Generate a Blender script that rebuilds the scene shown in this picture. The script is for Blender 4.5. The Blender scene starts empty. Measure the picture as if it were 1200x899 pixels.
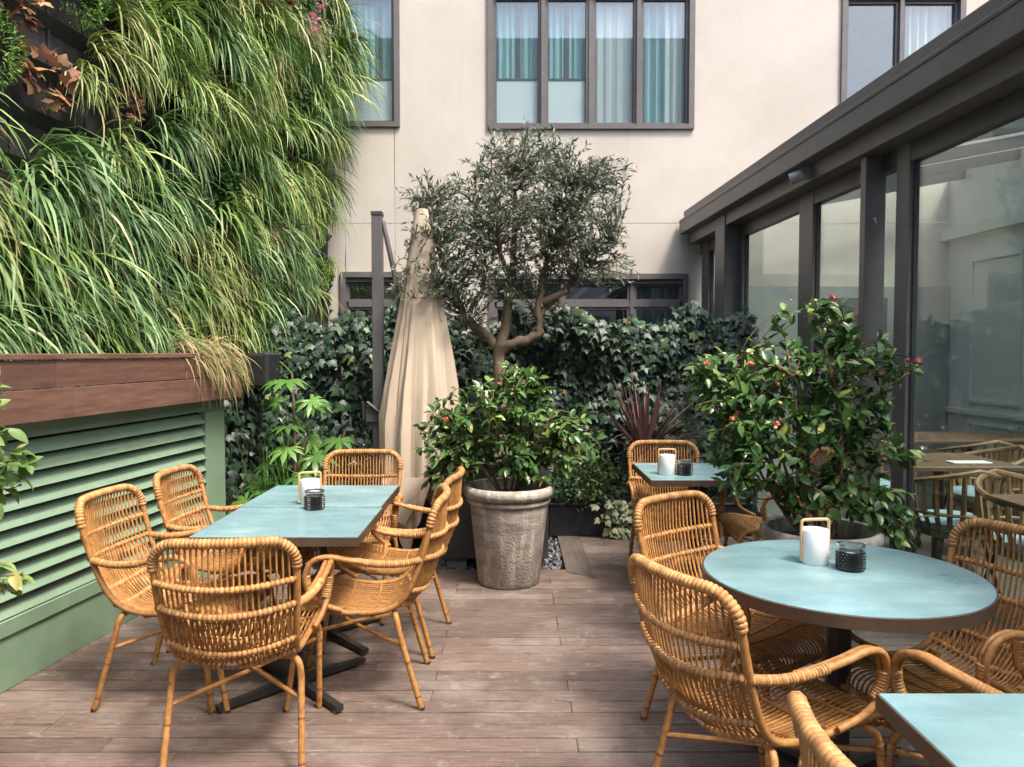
import bpy, math, random
import numpy as np
from mathutils import Vector, Matrix
R = math.radians
random.seed(7)
rng = np.random.default_rng(11)
scene = bpy.context.scene
col = scene.collection

# ------------------------------------------------------------------ camera, sky, sun, exposure
cam_d = bpy.data.cameras.new('camera'); cam = bpy.data.objects.new('camera', cam_d); col.objects.link(cam)
cam.location = (0, 0, 1.5); cam.rotation_euler = (R(90 - 2.386), 0, 0)
cam_d.sensor_width = 36; cam_d.lens = 27.0; cam_d.clip_start = .05; cam_d.clip_end = 3000
scene.camera = cam
SUN_EL, SUN_AZ = 60, 136           # azimuth clockwise from +Y
world = bpy.data.worlds.new('World'); scene.world = world; world.use_nodes = True
wn = world.node_tree; bg = wn.nodes['Background']
sky = wn.nodes.new('ShaderNodeTexSky'); sky.sky_type = 'NISHITA'; sky.sun_disc = False
sky.sun_elevation = R(SUN_EL); sky.sun_rotation = R(SUN_AZ); sky.dust_density = 5.0; sky.air_density = 1.0; sky.ozone_density = .6
wn.links.new(sky.outputs[0], bg.inputs[0]); bg.inputs[1].default_value = .15
sun_d = bpy.data.lights.new('sun', 'SUN'); sun_d.energy = 1.5; sun_d.angle = R(10); sun_d.color = (1, .94, .86)
sun = bpy.data.objects.new('sun', sun_d); col.objects.link(sun)
_sd = Vector((math.sin(R(SUN_AZ))*math.cos(R(SUN_EL)), math.cos(R(SUN_AZ))*math.cos(R(SUN_EL)), math.sin(R(SUN_EL))))
sun.rotation_euler = _sd.to_track_quat('Z', 'Y').to_euler(); sun.location = (3, -4, 9)
vs = scene.view_settings; vs.view_transform = 'Standard'; vs.look = 'None'; vs.gamma = 1; vs.use_curve_mapping = False
vs.exposure = 1.54
scene.cycles.max_bounces = 8; scene.cycles.transparent_max_bounces = 16
scene.cycles.sample_clamp_indirect = 6; scene.cycles.caustics_reflective = False; scene.cycles.caustics_refractive = False
try: scene.cycles.use_denoising = True
except Exception: pass

# ------------------------------------------------------------------ materials
def nd(nt, t, **kw):
    n = nt.nodes.new(t)
    for k, v in kw.items(): setattr(n, k, v)
    return n
def pmat(name, c1, c2=None, scale=8, rough=.6, bump=0, bscale=None, stretch=(1, 1, 1), c3=None, objvar=0, islandvar=0, metal=0, spec=.5,
         transl=0, detail=6, lo=.35, hi=.65, coat=0):
    m = bpy.data.materials.new(name); m.use_nodes = True; nt = m.node_tree
    b = nt.nodes['Principled BSDF']; L = nt.links.new
    b.inputs['Roughness'].default_value = rough; b.inputs['Metallic'].default_value = metal
    b.inputs['Specular IOR Level'].default_value = spec; b.inputs['Coat Weight'].default_value = coat
    tc = nd(nt, 'ShaderNodeTexCoord'); mp = nd(nt, 'ShaderNodeMapping'); mp.inputs['Scale'].default_value = stretch
    oi = nd(nt, 'ShaderNodeObjectInfo')
    off = nd(nt, 'ShaderNodeVectorMath', operation='SCALE'); L(oi.outputs['Location'], off.inputs[0]); off.inputs['Scale'].default_value = 1.37
    add = nd(nt, 'ShaderNodeVectorMath', operation='ADD'); L(tc.outputs['Object'], add.inputs[0]); L(off.outputs[0], add.inputs[1])
    L(add.outputs[0], mp.inputs[0])
    out = None
    if c2 is not None:
        nz = nd(nt, 'ShaderNodeTexNoise'); nz.inputs['Scale'].default_value = scale; nz.inputs['Detail'].default_value = detail; nz.inputs['Roughness'].default_value = .62
        L(mp.outputs[0], nz.inputs[0])
        cr = nd(nt, 'ShaderNodeValToRGB'); e = cr.color_ramp.elements
        e[0].position = lo; e[1].position = hi; e[0].color = (*c1, 1); e[1].color = (*c2, 1)
        if c3 is not None:
            k = e.new(min(.98, hi + .12)); k.color = (*c3, 1)
        L(nz.outputs[0], cr.inputs[0]); out = cr.outputs[0]
    else:
        rgb = nd(nt, 'ShaderNodeRGB'); rgb.outputs[0].default_value = (*c1, 1); out = rgb.outputs[0]
    for var, src in ((objvar, oi.outputs['Random']), (islandvar, None)):
        if var:
            if src is None: src = nd(nt, 'ShaderNodeNewGeometry').outputs['Random Per Island']
            mr = nd(nt, 'ShaderNodeMapRange'); L(src, mr.inputs[0]); mr.inputs[3].default_value = 1 - var; mr.inputs[4].default_value = 1 + var
            hs = nd(nt, 'ShaderNodeHueSaturation'); L(mr.outputs[0], hs.inputs['Value']); L(out, hs.inputs['Color']); out = hs.outputs[0]
    L(out, b.inputs['Base Color'])
    if bump:
        bn = nd(nt, 'ShaderNodeTexNoise'); bn.inputs['Scale'].default_value = bscale or scale*3; bn.inputs['Detail'].default_value = 5; L(mp.outputs[0], bn.inputs[0])
        bp = nd(nt, 'ShaderNodeBump'); bp.inputs['Strength'].default_value = bump; bp.inputs['Distance'].default_value = .01
        L(bn.outputs[0], bp.inputs['Height']); L(bp.outputs[0], b.inputs['Normal'])
    if transl:
        tr = nd(nt, 'ShaderNodeBsdfTranslucent'); L(out, tr.inputs[0]); mx = nd(nt, 'ShaderNodeMixShader'); mx.inputs[0].default_value = transl
        L(b.outputs[0], mx.inputs[1]); L(tr.outputs[0], mx.inputs[2]); L(mx.outputs[0], nt.nodes['Material Output'].inputs[0])
    return m
def leafmat(name, cols, rough=.45, transl=.25, spec=.5, byobj=False):
    """cols: list of (position, colour) over a random value, one per leaf."""
    m = bpy.data.materials.new(name); m.use_nodes = True; nt = m.node_tree; L = nt.links.new
    b = nt.nodes['Principled BSDF']; b.inputs['Roughness'].default_value = rough; b.inputs['Specular IOR Level'].default_value = spec
    src = nd(nt, 'ShaderNodeObjectInfo').outputs['Random'] if byobj else nd(nt, 'ShaderNodeNewGeometry').outputs['Random Per Island']
    cr = nd(nt, 'ShaderNodeValToRGB'); e = cr.color_ramp.elements
    e[0].position = cols[0][0]; e[0].color = (*cols[0][1], 1); e[1].position = cols[-1][0]; e[1].color = (*cols[-1][1], 1)
    for p, c in cols[1:-1]: k = e.new(p); k.color = (*c, 1)
    L(src, cr.inputs[0])
    L(cr.outputs[0], b.inputs['Base Color'])
    tr = nd(nt, 'ShaderNodeBsdfTranslucent'); L(cr.outputs[0], tr.inputs[0]); mx = nd(nt, 'ShaderNodeMixShader'); mx.inputs[0].default_value = transl
    L(b.outputs[0], mx.inputs[1]); L(tr.outputs[0], mx.inputs[2]); L(mx.outputs[0], nt.nodes['Material Output'].inputs[0])
    return m
def glassmat(name, tint, boost=1.0, base=.04, rough=0.0):
    m = bpy.data.materials.new(name); m.use_nodes = True; nt = m.node_tree; L = nt.links.new
    nt.nodes.remove(nt.nodes['Principled BSDF'])
    t = nd(nt, 'ShaderNodeBsdfTransparent'); t.inputs[0].default_value = (*tint, 1)
    g = nd(nt, 'ShaderNodeBsdfGlossy'); g.inputs['Roughness'].default_value = rough
    f = nd(nt, 'ShaderNodeLayerWeight'); f.inputs[0].default_value = .5
    pw = nd(nt, 'ShaderNodeMath', operation='POWER'); L(f.outputs['Facing'], pw.inputs[0]); pw.inputs[1].default_value = 4.0
    mu = nd(nt, 'ShaderNodeMath', operation='MULTIPLY_ADD', use_clamp=True); L(pw.outputs[0], mu.inputs[0]); mu.inputs[1].default_value = boost; mu.inputs[2].default_value = base
    mx = nd(nt, 'ShaderNodeMixShader'); L(mu.outputs[0], mx.inputs[0]); L(t.outputs[0], mx.inputs[1]); L(g.outputs[0], mx.inputs[2])
    L(mx.outputs[0], nt.nodes['Material Output'].inputs[0])
    return m
M = {}
M['render'] = pmat('cream_render', (.475, .435, .385), (.55, .508, .452), 1.3, .92, .2, 140, c3=(.585, .545, .488), lo=.3, hi=.62, detail=10)
def weather(m, items, coord='Position'):
    nt = m.node_tree; L = nt.links.new; b = nt.nodes['Principled BSDF']; o = b.inputs['Base Color'].links[0].from_socket
    src = nd(nt, 'ShaderNodeNewGeometry').outputs['Position'] if coord == 'Position' else nd(nt, 'ShaderNodeTexCoord').outputs['Object']
    for scale, st, lo, hi, colr, fac in items:
        mp = nd(nt, 'ShaderNodeMapping'); mp.inputs['Scale'].default_value = st; L(src, mp.inputs[0])
        n = nd(nt, 'ShaderNodeTexNoise'); n.inputs['Scale'].default_value = scale; n.inputs['Detail'].default_value = 9; n.inputs['Roughness'].default_value = .66; L(mp.outputs[0], n.inputs[0])
        mr = nd(nt, 'ShaderNodeMapRange'); mr.inputs[1].default_value = lo; mr.inputs[2].default_value = hi; mr.inputs[4].default_value = fac; L(n.outputs[0], mr.inputs[0])
        mx = nd(nt, 'ShaderNodeMixRGB'); L(mr.outputs[0], mx.inputs[0]); L(o, mx.inputs[1]); mx.inputs[2].default_value = (*colr, 1); o = mx.outputs[0]
    L(o, b.inputs['Base Color'])
weather(M['render'], [(3, (3, 1, .18), .55, .8, (.42, .38, .33), .5), (26, (1, 1, 1), .6, .75, (.48, .44, .38), .45), (9, (1, 1, .6), .66, .74, (.36, .32, .28), .3)])
M['frame'] = pmat('brown_grey_metal', (.112, .104, .105), (.142, .132, .132), 6, .42, .03, 200)
M['frame_dark'] = pmat('dark_metal', (.05, .047, .05), (.065, .06, .063), 6, .4)
M['dark_room'] = pmat('dim_room_wall', (.20, .20, .19), (.25, .25, .23), 3, .9)
M['curtain_reflect_aqua'] = pmat('aqua_curtain_reflection', (.42, .68, .72), (.58, .80, .82), 5, .9, stretch=(9, 9, .6), transl=.3)  # also stands in for curtained windows reflected in the upper panes
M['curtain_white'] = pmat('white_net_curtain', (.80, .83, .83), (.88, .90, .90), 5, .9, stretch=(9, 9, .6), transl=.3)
M['reflection_white'] = pmat('white_reflection', (.88, .90, .90), (.92, .93, .93), 3, .5)  # plain white standing in for wall and roof reflections in the windows
M['glass'] = glassmat('window_glass', (.90, .96, .97), .8, .13)
M['pav_glass'] = glassmat('pavilion_glass', (.86, .93, .91), .7, .05)
M['roof_glass'] = glassmat('roof_glass', (.82, .86, .86), .6, .05)
M['deck'] = None
M['green'] = pmat('sage_green_paint', (.17, .255, .17), (.20, .295, .195), 5, .5, .08, 90)
M['hardwood'] = pmat('red_brown_hardwood', (.105, .052, .036), (.17, .09, .064), 7, .5, .15, 60, (1, .7, 6), c3=(.215, .125, .092), objvar=.2)
M['border'] = pmat('dark_border_board', (.085, .066, .054), (.13, .105, .088), 6, .7, .2, 60, (6, 1, 6))
M['rattan'] = None
M['rattan_wrap'] = None
M['node'] = pmat('dark_cane_node', (.16, .055, .018), (.26, .10, .03), 60, .5)
M['foot'] = pmat('black_foot', (.02, .018, .016), rough=.6)
M['patina'] = None
M['bronze'] = pmat('bronzed_edge', (.085, .058, .04), (.13, .09, .06), 9, .42, .05, 80, metal=.35)
M['iron'] = pmat('black_iron', (.018, .017, .017), (.03, .028, .027), 20, .45, .08, 150)
M['pot'] = None
M['soil'] = pmat('potting_soil', (.03, .021, .015), (.06, .045, .033), 40, .95, .8, 120)
M['planter_grey'] = pmat('charcoal_planter_metal', (.062, .063, .066), (.078, .079, .082), 4, .5, .03, 200)
M['black_plastic'] = pmat('black_plastic', (.012, .013, .016), (.02, .021, .025), 8, .5)
M['canvas'] = pmat('beige_canvas', (.55, .45, .345), (.63, .525, .41), 2.5, .95, .25, 160, stretch=(1, 1, .3), transl=.12)
M['pole'] = pmat('grey_aluminium', (.10, .098, .10), (.125, .122, .124), 3, .4, spec=.5)
M['bark'] = pmat('olive_bark', (.12, .085, .055), (.25, .19, .135), 14, .9, .7, 40, (1, 1, .35))
M['twig'] = pmat('thin_twig_bark', (.12, .075, .045), (.2, .135, .085), 30, .85, .2)
M['felt'] = pmat('black_planting_felt', (.012, .012, .012), (.03, .028, .026), 12, .95, .5, 60)
M['white_lamp'] = pmat('white_lamp_shell', (.82, .82, .81), (.86, .86, .85), 3, .45)
M['beech'] = pmat('pale_beech', (.55, .34, .16), (.66, .44, .23), 18, .5, stretch=(1, 1, .2))
M['black_knob'] = pmat('black_textured_glass', (.008, .009, .011), rough=.25)
M['clear'] = glassmat('clear_glass', (.93, .95, .95), .8, .10)
M['steel'] = pmat('brushed_steel', (.45, .45, .46), (.55, .55, .56), 30, .3, metal=1)
M['stone'] = pmat('slate_gravel', (.10, .105, .12), (.22, .225, .24), 9, .8, islandvar=.55)
M['concrete'] = pmat('grey_concrete', (.25, .24, .225), (.34, .33, .31), 6, .9, .3, 60)
M['ground'] = pmat('dark_earth', (.035, .03, .025), (.07, .06, .05), 5, .95, .5, 40)
M['panel_wall'] = pmat('pale_panelled_wall', (.60, .62, .57), (.66, .68, .62), 1.5, .7)
M['grey_wall'] = pmat('grey_green_wall', (.27, .285, .27), (.31, .325, .305), 2, .8)
M['int_floor'] = pmat('pale_tile_floor', (.10, .10, .088), (.16, .155, .135), 3, .5)
M['walnut'] = pmat('walnut_top', (.12, .072, .042), (.18, .11, .065), 5, .45, stretch=(1, 8, 8))
M['slat'] = pmat('brown_chair_slat', (.24, .145, .075), (.33, .21, .115), 9, .55, stretch=(6, 6, 1))
M['cushion'] = pmat('powder_blue_cushion', (.26, .38, .43), (.33, .45, .5), 9, .95, .2, 90)
M['paper'] = pmat('white_napkin', (.75, .75, .73), rough=.9)
M['sedge'] = leafmat('sedge_blade', [(0, (.06, .125, .028)), (.35, (.115, .215, .045)), (.6, (.195, .315, .07)), (.84, (.29, .39, .10)), (.94, (.40, .37, .17)), (1, (.55, .42, .26))], .5, .15)
M['sedge_blue'] = leafmat('blue_green_sedge_blade', [(0, (.045, .10, .03)), (.35, (.09, .19, .06)), (.7, (.19, .32, .12)), (.9, (.32, .42, .19)), (1, (.5, .40, .24))], .5, .15)
M['sedge_yellow'] = leafmat('yellow_sedge_blade', [(0, (.11, .17, .035)), (.4, (.20, .27, .07)), (.75, (.31, .33, .12)), (1, (.43, .35, .19))], .55, .15)
M['sedge_dry'] = leafmat('straw_sedge_blade', [(0, (.16, .22, .06)), (.3, (.32, .31, .12)), (.6, (.46, .38, .19)), (1, (.50, .33, .19))], .6, .3)
M['moss'] = leafmat('fine_bright_leaflet', [(0, (.08, .18, .03)), (.5, (.15, .30, .05)), (1, (.26, .42, .08))], .6, .35)
M['fern'] = leafmat('dark_fern_leaflet', [(0, (.03, .08, .025)), (.6, (.06, .15, .04)), (1, (.11, .21, .05))], .6, .3)
M['heuchera'] = leafmat('rust_leaf', [(0, (.10, .035, .03)), (.4, (.27, .12, .08)), (.75, (.40, .23, .13)), (1, (.5, .42, .13))], .6, .3)
M['pink'] = leafmat('pink_petal', [(0, (.55, .12, .30)), (1, (.75, .3, .45))], .6, .3)
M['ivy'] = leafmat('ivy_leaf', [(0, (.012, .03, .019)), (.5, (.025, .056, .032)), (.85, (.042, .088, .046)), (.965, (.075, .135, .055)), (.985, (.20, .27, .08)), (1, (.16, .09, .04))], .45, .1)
M['olive'] = leafmat('olive_leaf', [(0, (.075, .105, .075)), (.5, (.135, .17, .125)), (.85, (.25, .285, .23)), (1, (.28, .33, .17))], .5, .12)
M['camellia'] = leafmat('camellia_leaf', [(0, (.035, .085, .022)), (.5, (.065, .145, .035)), (.85, (.11, .21, .055)), (.95, (.20, .31, .07)), (1, (.38, .40, .09))], .27, .15)
M['camellia_one'] = leafmat('camellia_single_leaf', [(0, (.035, .09, .024)), (.5, (.065, .15, .036)), (.85, (.115, .22, .055)), (.94, (.22, .34, .07)), (1, (.40, .42, .09))], .27, .15, byobj=True)
M['fatsia'] = leafmat('fatsia_leaf', [(0, (.06, .15, .03)), (.6, (.11, .24, .05)), (1, (.17, .33, .07))], .35, .25, byobj=True)
M['cordyline'] = leafmat('purple_blade', [(0, (.07, .03, .04)), (.6, (.14, .065, .075)), (1, (.26, .16, .15))], .4, .1, byobj=True)
M['box_leaf'] = leafmat('small_shrub_leaf', [(0, (.03, .065, .025)), (.6, (.06, .12, .045)), (1, (.15, .21, .06))], .4, .2)
M['varieg'] = leafmat('variegated_ivy_leaf', [(0, (.12, .16, .08)), (.5, (.22, .27, .14)), (1, (.38, .40, .24))], .5, .2)
M['bud_red'] = pmat('coral_bud', (.55, .13, .10), (.70, .28, .20), 60, .6, objvar=.3)
M['bud_yellow'] = pmat('pale_green_bud', (.45, .40, .12), (.58, .48, .2), 60, .6, objvar=.2)
M['lamp_grey'] = pmat('grey_spot_body', (.24, .24, .26), (.3, .3, .32), 8, .4)

def mat_deck():
    m = pmat('weathered_deck', (.082, .053, .041), (.175, .125, .100), 5, .68, .5, 20, (1.3, 22, 22), c3=(.30, .25, .205), objvar=.26, lo=.28, hi=.6, detail=9)
    nt = m.node_tree; L = nt.links.new; b = nt.nodes['Principled BSDF']
    src = b.inputs['Base Color'].links[0].from_socket
    geo = nd(nt, 'ShaderNodeNewGeometry')
    def blot(scale, lo, hi, colr, fac, inp):
        n = nd(nt, 'ShaderNodeTexNoise'); n.inputs['Scale'].default_value = scale; n.inputs['Detail'].default_value = 7; n.inputs['Roughness'].default_value = .7
        L(geo.outputs['Position'], n.inputs[0])
        mr = nd(nt, 'ShaderNodeMapRange'); mr.inputs[1].default_value = lo; mr.inputs[2].default_value = hi; mr.inputs[4].default_value = fac; L(n.outputs[0], mr.inputs[0])
        mx = nd(nt, 'ShaderNodeMixRGB'); L(mr.outputs[0], mx.inputs[0]); L(inp, mx.inputs[1]); mx.inputs[2].default_value = (*colr, 1); return mx.outputs[0]
    o = blot(2.0, .50, .72, (.33, .285, .245), .6, src)
    o = blot(9, .58, .70, (.40, .345, .31), .55, o)
    o = blot(38, .60, .70, (.38, .33, .30), .5, o)
    o = blot(3.1, .55, .72, (.06, .042, .034), .6, o)
    o = blot(17, .62, .72, (.05, .036, .03), .6, o)
    L(o, b.inputs['Base Color'])
    return m
M['deck'] = mat_deck()
def mat_rattan(name, c1, c2, c3, wrapfreq=0):
    m = pmat(name, c1, c2, 9, .46, .2, 90, (5, 5, 5), c3=c3, objvar=.16, islandvar=.25, spec=.4)
    nt = m.node_tree; L = nt.links.new; b = nt.nodes['Principled BSDF']; src = b.inputs['Base Color'].links[0].from_socket
    tc = nd(nt, 'ShaderNodeTexCoord'); n = nd(nt, 'ShaderNodeTexNoise'); n.inputs['Scale'].default_value = 38; n.inputs['Detail'].default_value = 3; L(tc.outputs['Object'], n.inputs[0])
    mr = nd(nt, 'ShaderNodeMapRange'); mr.inputs[1].default_value = .60; mr.inputs[2].default_value = .72; mr.inputs[4].default_value = .75; L(n.outputs[0], mr.inputs[0])
    mx = nd(nt, 'ShaderNodeMixRGB'); L(mr.outputs[0], mx.inputs[0]); L(src, mx.inputs[1]); mx.inputs[2].default_value = (.17, .065, .02, 1); L(mx.outputs[0], b.inputs['Base Color'])
    return m
M['rattan'] = mat_rattan('honey_rattan_cane', (.32, .142, .042), (.47, .243, .083), (.56, .333, .135))
M['rattan_wrap'] = mat_rattan('rattan_binding', (.37, .178, .06), (.52, .288, .108), (.60, .372, .16))
def mat_patina():
    m = pmat('blue_green_patina', (.13, .25, .28), (.235, .385, .41), 3.0, .3, .04, 40, (1, 2.2, 1), c3=(.36, .47, .47), lo=.3, hi=.6, objvar=.06, detail=5)
    nt = m.node_tree; L = nt.links.new; b = nt.nodes['Principled BSDF']
    src = b.inputs['Base Color'].links[0].from_socket
    geo = nd(nt, 'ShaderNodeNewGeometry'); n = nd(nt, 'ShaderNodeTexNoise'); n.inputs['Scale'].default_value = 3.6; n.inputs['Detail'].default_value = 8; n.inputs['Roughness'].default_value = .55
    L(geo.outputs['Position'], n.inputs[0])
    mr = nd(nt, 'ShaderNodeMapRange'); mr.inputs[1].default_value = .42; mr.inputs[2].default_value = .85; mr.inputs[4].default_value = .8; L(n.outputs[0], mr.inputs[0])
    mx = nd(nt, 'ShaderNodeMixRGB'); L(mr.outputs[0], mx.inputs[0]); L(src, mx.inputs[1]); mx.inputs[2].default_value = (.145, .215, .20, 1)
    L(mx.outputs[0], b.inputs['Base Color'])
    rr = nd(nt, 'ShaderNodeMapRange'); rr.inputs[3].default_value = .16; rr.inputs[4].default_value = .42; L(n.outputs[0], rr.inputs[0]); L(rr.outputs[0], b.inputs['Roughness'])
    return m
M['patina'] = mat_patina()
weather(M['patina'], [(5, (1, 14, 1), .60, .72, (.40, .52, .52), .35), (7, (11, 1, 1), .63, .74, (.15, .24, .24), .35), (55, (1, 1, 1), .66, .74, (.12, .18, .17), .4)])
weather(M['green'], [(3, (1, 1, .35), .52, .75, (.26, .33, .25), .5), (30, (1, 1, 1), .64, .74, (.10, .15, .10), .5)])
weather(M['canvas'], [(3, (2, 2, .5), .52, .75, (.42, .34, .255), .5)])
def mat_pot():
    m = pmat('aged_terracotta', (.28, .245, .21), (.44, .40, .35), 3.5, .88, .5, 40, (1.6, 1.6, 1.6), c3=(.56, .52, .46), detail=9, lo=.3, hi=.62)
    nt = m.node_tree; L = nt.links.new; b = nt.nodes['Principled BSDF']
    src = b.inputs['Base Color'].links[0].from_socket
    tc = nd(nt, 'ShaderNodeTexCoord')
    def st(scale, lo, hi, colr, fac, inp, str_):
        mp = nd(nt, 'ShaderNodeMapping'); mp.inputs['Scale'].default_value = str_; L(tc.outputs['Object'], mp.inputs[0])
        n = nd(nt, 'ShaderNodeTexNoise'); n.inputs['Scale'].default_value = scale; n.inputs['Detail'].default_value = 6; L(mp.outputs[0], n.inputs[0])
        mr = nd(nt, 'ShaderNodeMapRange'); mr.inputs[1].default_value = lo; mr.inputs[2].default_value = hi; mr.inputs[4].default_value = fac; L(n.outputs[0], mr.inputs[0])
        mx = nd(nt, 'ShaderNodeMixRGB'); L(mr.outputs[0], mx.inputs[0]); L(inp, mx.inputs[1]); mx.inputs[2].default_value = (*colr, 1); return mx.outputs[0]
    o = st(6, .50, .62, (.62, .57, .48), .75, src, (3, 3, .45))
    o = st(2.5, .52, .66, (.16, .125, .10), .7, o, (1, 1, 5))
    o = st(9, .6, .72, (.12, .10, .08), .5, o, (1, 1, 1))
    L(o, b.inputs['Base Color']); return m
M['pot'] = mat_pot()

# ------------------------------------------------------------------ mesh helpers
class MB:
    def __init__(s): s.v = []; s.f = []
    def quad(s, a, b, c, d):
        n = len(s.v); s.v += [tuple(a), tuple(b), tuple(c), tuple(d)]; s.f.append((n, n+1, n+2, n+3)); return s
    def box(s, x0, x1, y0, y1, z0, z1, bev=0):
        n = len(s.v)
        if bev <= 0:
            s.v += [(x0,y0,z0),(x1,y0,z0),(x1,y1,z0),(x0,y1,z0),(x0,y0,z1),(x1,y0,z1),(x1,y1,z1),(x0,y1,z1)]
            s.f += [(n,n+3,n+2,n+1),(n+4,n+5,n+6,n+7),(n,n+1,n+5,n+4),(n+1,n+2,n+6,n+5),(n+2,n+3,n+7,n+6),(n+3,n,n+4,n+7)]
        else:
            b = bev
            def ring(z, i): return [(x0+i,y0+i+0,z),(x1-i,y0+i,z),(x1-i,y1-i,z),(x0+i,y1-i,z)]
            # chamfered box: 8-gon rings
            def oct(z, i): return [(x0+i+b,y0+i,z),(x1-i-b,y0+i,z),(x1-i,y0+i+b,z),(x1-i,y1-i-b,z),(x1-i-b,y1-i,z),(x0+i+b,y1-i,z),(x0+i,y1-i-b,z),(x0+i,y0+i+b,z)]
            for z, i in ((z0, b), (z0+b, 0), (z1-b, 0), (z1, b)): s.v += oct(z, i)
            s.f.append(tuple(n+7-k for k in range(8))); s.f.append(tuple(n+24+k for k in range(8)))
            for r in range(3):
                for k in range(8):
                    a = n+r*8+k; c = n+r*8+(k+1) % 8; s.f.append((a, c, c+8, a+8))
        return s
    def tube(s, pts, r, sides=8, cap=True, closed=False):
        pts = [Vector(p) for p in pts]; N = len(pts)
        rs = r if isinstance(r, (list, tuple)) else [r]*N
        n0 = len(s.v); up = None
        for i, p in enumerate(pts):
            a = pts[i-1] if (i > 0 or closed) else p; c = pts[(i+1) % N] if (i < N-1 or closed) else p
            t = (c - a)
            t = t.normalized() if t.length > 1e-9 else Vector((0, 0, 1))
            if up is None:
                ref = Vector((0, 0, 1)) if abs(t.z) < .9 else Vector((1, 0, 0))
                u = t.cross(ref).normalized()
            else:
                u = up - t*up.dot(t)
                u = u.normalized() if u.length > 1e-6 else t.orthogonal().normalized()
            up = u; w = t.cross(u)
            for k in range(sides):
                an = 2*math.pi*k/sides
                q = p + (u*math.cos(an) + w*math.sin(an))*rs[i]; s.v.append((q.x, q.y, q.z))
        for i in range(N if closed else N-1):
            j = (i+1) % N
            for k in range(sides):
                k2 = (k+1) % sides
                s.f.append((n0+i*sides+k, n0+i*sides+k2, n0+j*sides+k2, n0+j*sides+k))
        if cap and not closed:
            s.f.append(tuple(n0+k for k in reversed(range(sides)))); s.f.append(tuple(n0+(N-1)*sides+k for k in range(sides)))
        return s
    def lathe(s, prof, seg=40, cx=0, cy=0, cap0=True, cap1=True):
        n0 = len(s.v); P = len(prof)
        for r, z in prof:
            for k in range(seg):
                a = 2*math.pi*k/seg; s.v.append((cx+r*math.cos(a), cy+r*math.sin(a), z))
        for i in range(P-1):
            for k in range(seg):
                k2 = (k+1) % seg; s.f.append((n0+i*seg+k, n0+i*seg+k2, n0+(i+1)*seg+k2, n0+(i+1)*seg+k))
        if cap0: s.f.append(tuple(n0+k for k in reversed(range(seg))))
        if cap1: s.f.append(tuple(n0+(P-1)*seg+k for k in range(seg)))
        return s
    def mesh(s, name, mat, smooth=False):
        me = bpy.data.meshes.new(name); me.from_pydata(s.v, [], s.f); me.validate(); me.update()
        if mat: me.materials.append(mat)
        if smooth:
            me.polygons.foreach_set('use_smooth', [True]*len(me.polygons))
            if hasattr(me, 'set_sharp_from_angle'): me.set_sharp_from_angle(angle=R(50))
        return me
    def build(s, name, mat, parent=None, smooth=False, loc=None):
        return link(name, s.mesh(name, mat, smooth), parent, loc)
def link(name, me, parent=None, loc=None, rot=None, scale=None):
    o = bpy.data.objects.new(name, me); col.objects.link(o)
    if parent: o.parent = parent
    if loc is not None: o.location = loc
    if rot is not None: o.rotation_euler = rot
    if scale is not None: o.scale = scale
    return o
def tag(o, label=None, cat=None, group=None, kind=None):
    if label: o['label'] = label
    if cat: o['category'] = cat
    if group: o['group'] = group
    if kind: o['kind'] = kind
    return o
def thing(name, label, cat, loc=(0, 0, 0), rz=0, group=None):
    o = link(name, None, None, loc, (0, 0, rz)); o.empty_display_size = .2
    return tag(o, label, cat, group)
def copy_tree(o, parent=None):
    c = o.copy(); col.objects.link(c); c.parent = parent
    for ch in list(o.children): copy_tree(ch, c)
    return c
def smoothpath(pts, n=6):
    """Catmull-Rom resample."""
    P = [Vector(p) for p in pts]; out = []
    for i in range(len(P)-1):
        p0 = P[max(0, i-1)]; p1 = P[i]; p2 = P[i+1]; p3 = P[min(len(P)-1, i+2)]
        for k in range(n):
            t = k/n
            out.append(.5*((2*p1) + (p2-p0)*t + (2*p0-5*p1+4*p2-p3)*t*t + (3*p1-p0-3*p2+p3)*t**3))
    out.append(P[-1]); return out
def resample(path, step):
    P = [Vector(p) for p in path]; out = [P[0].copy()]; acc = 0
    for a, b in zip(P, P[1:]):
        L_ = (b-a).length
        if L_ < 1e-9: continue
        d = step - acc
        while d <= L_:
            out.append(a + (b-a)*(d/L_)); d += step
        acc = L_ - (d - step)
    return out
def wrapped(mb, path, r, bump=.0035, pitch=.011, sides=8):
    fine = resample(path, pitch/5.0); pts = []; rs = []
    for i, p in enumerate(fine):
        k = i % 5
        if k == 0: pts.append(p); rs.append(r - .0005)
        elif k in (1, 4): pts.append(p); rs.append(r + bump*.85)
        elif k == 2: pts.append(p); rs.append(r + bump)
    return mb.tube(pts, rs, sides)
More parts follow.
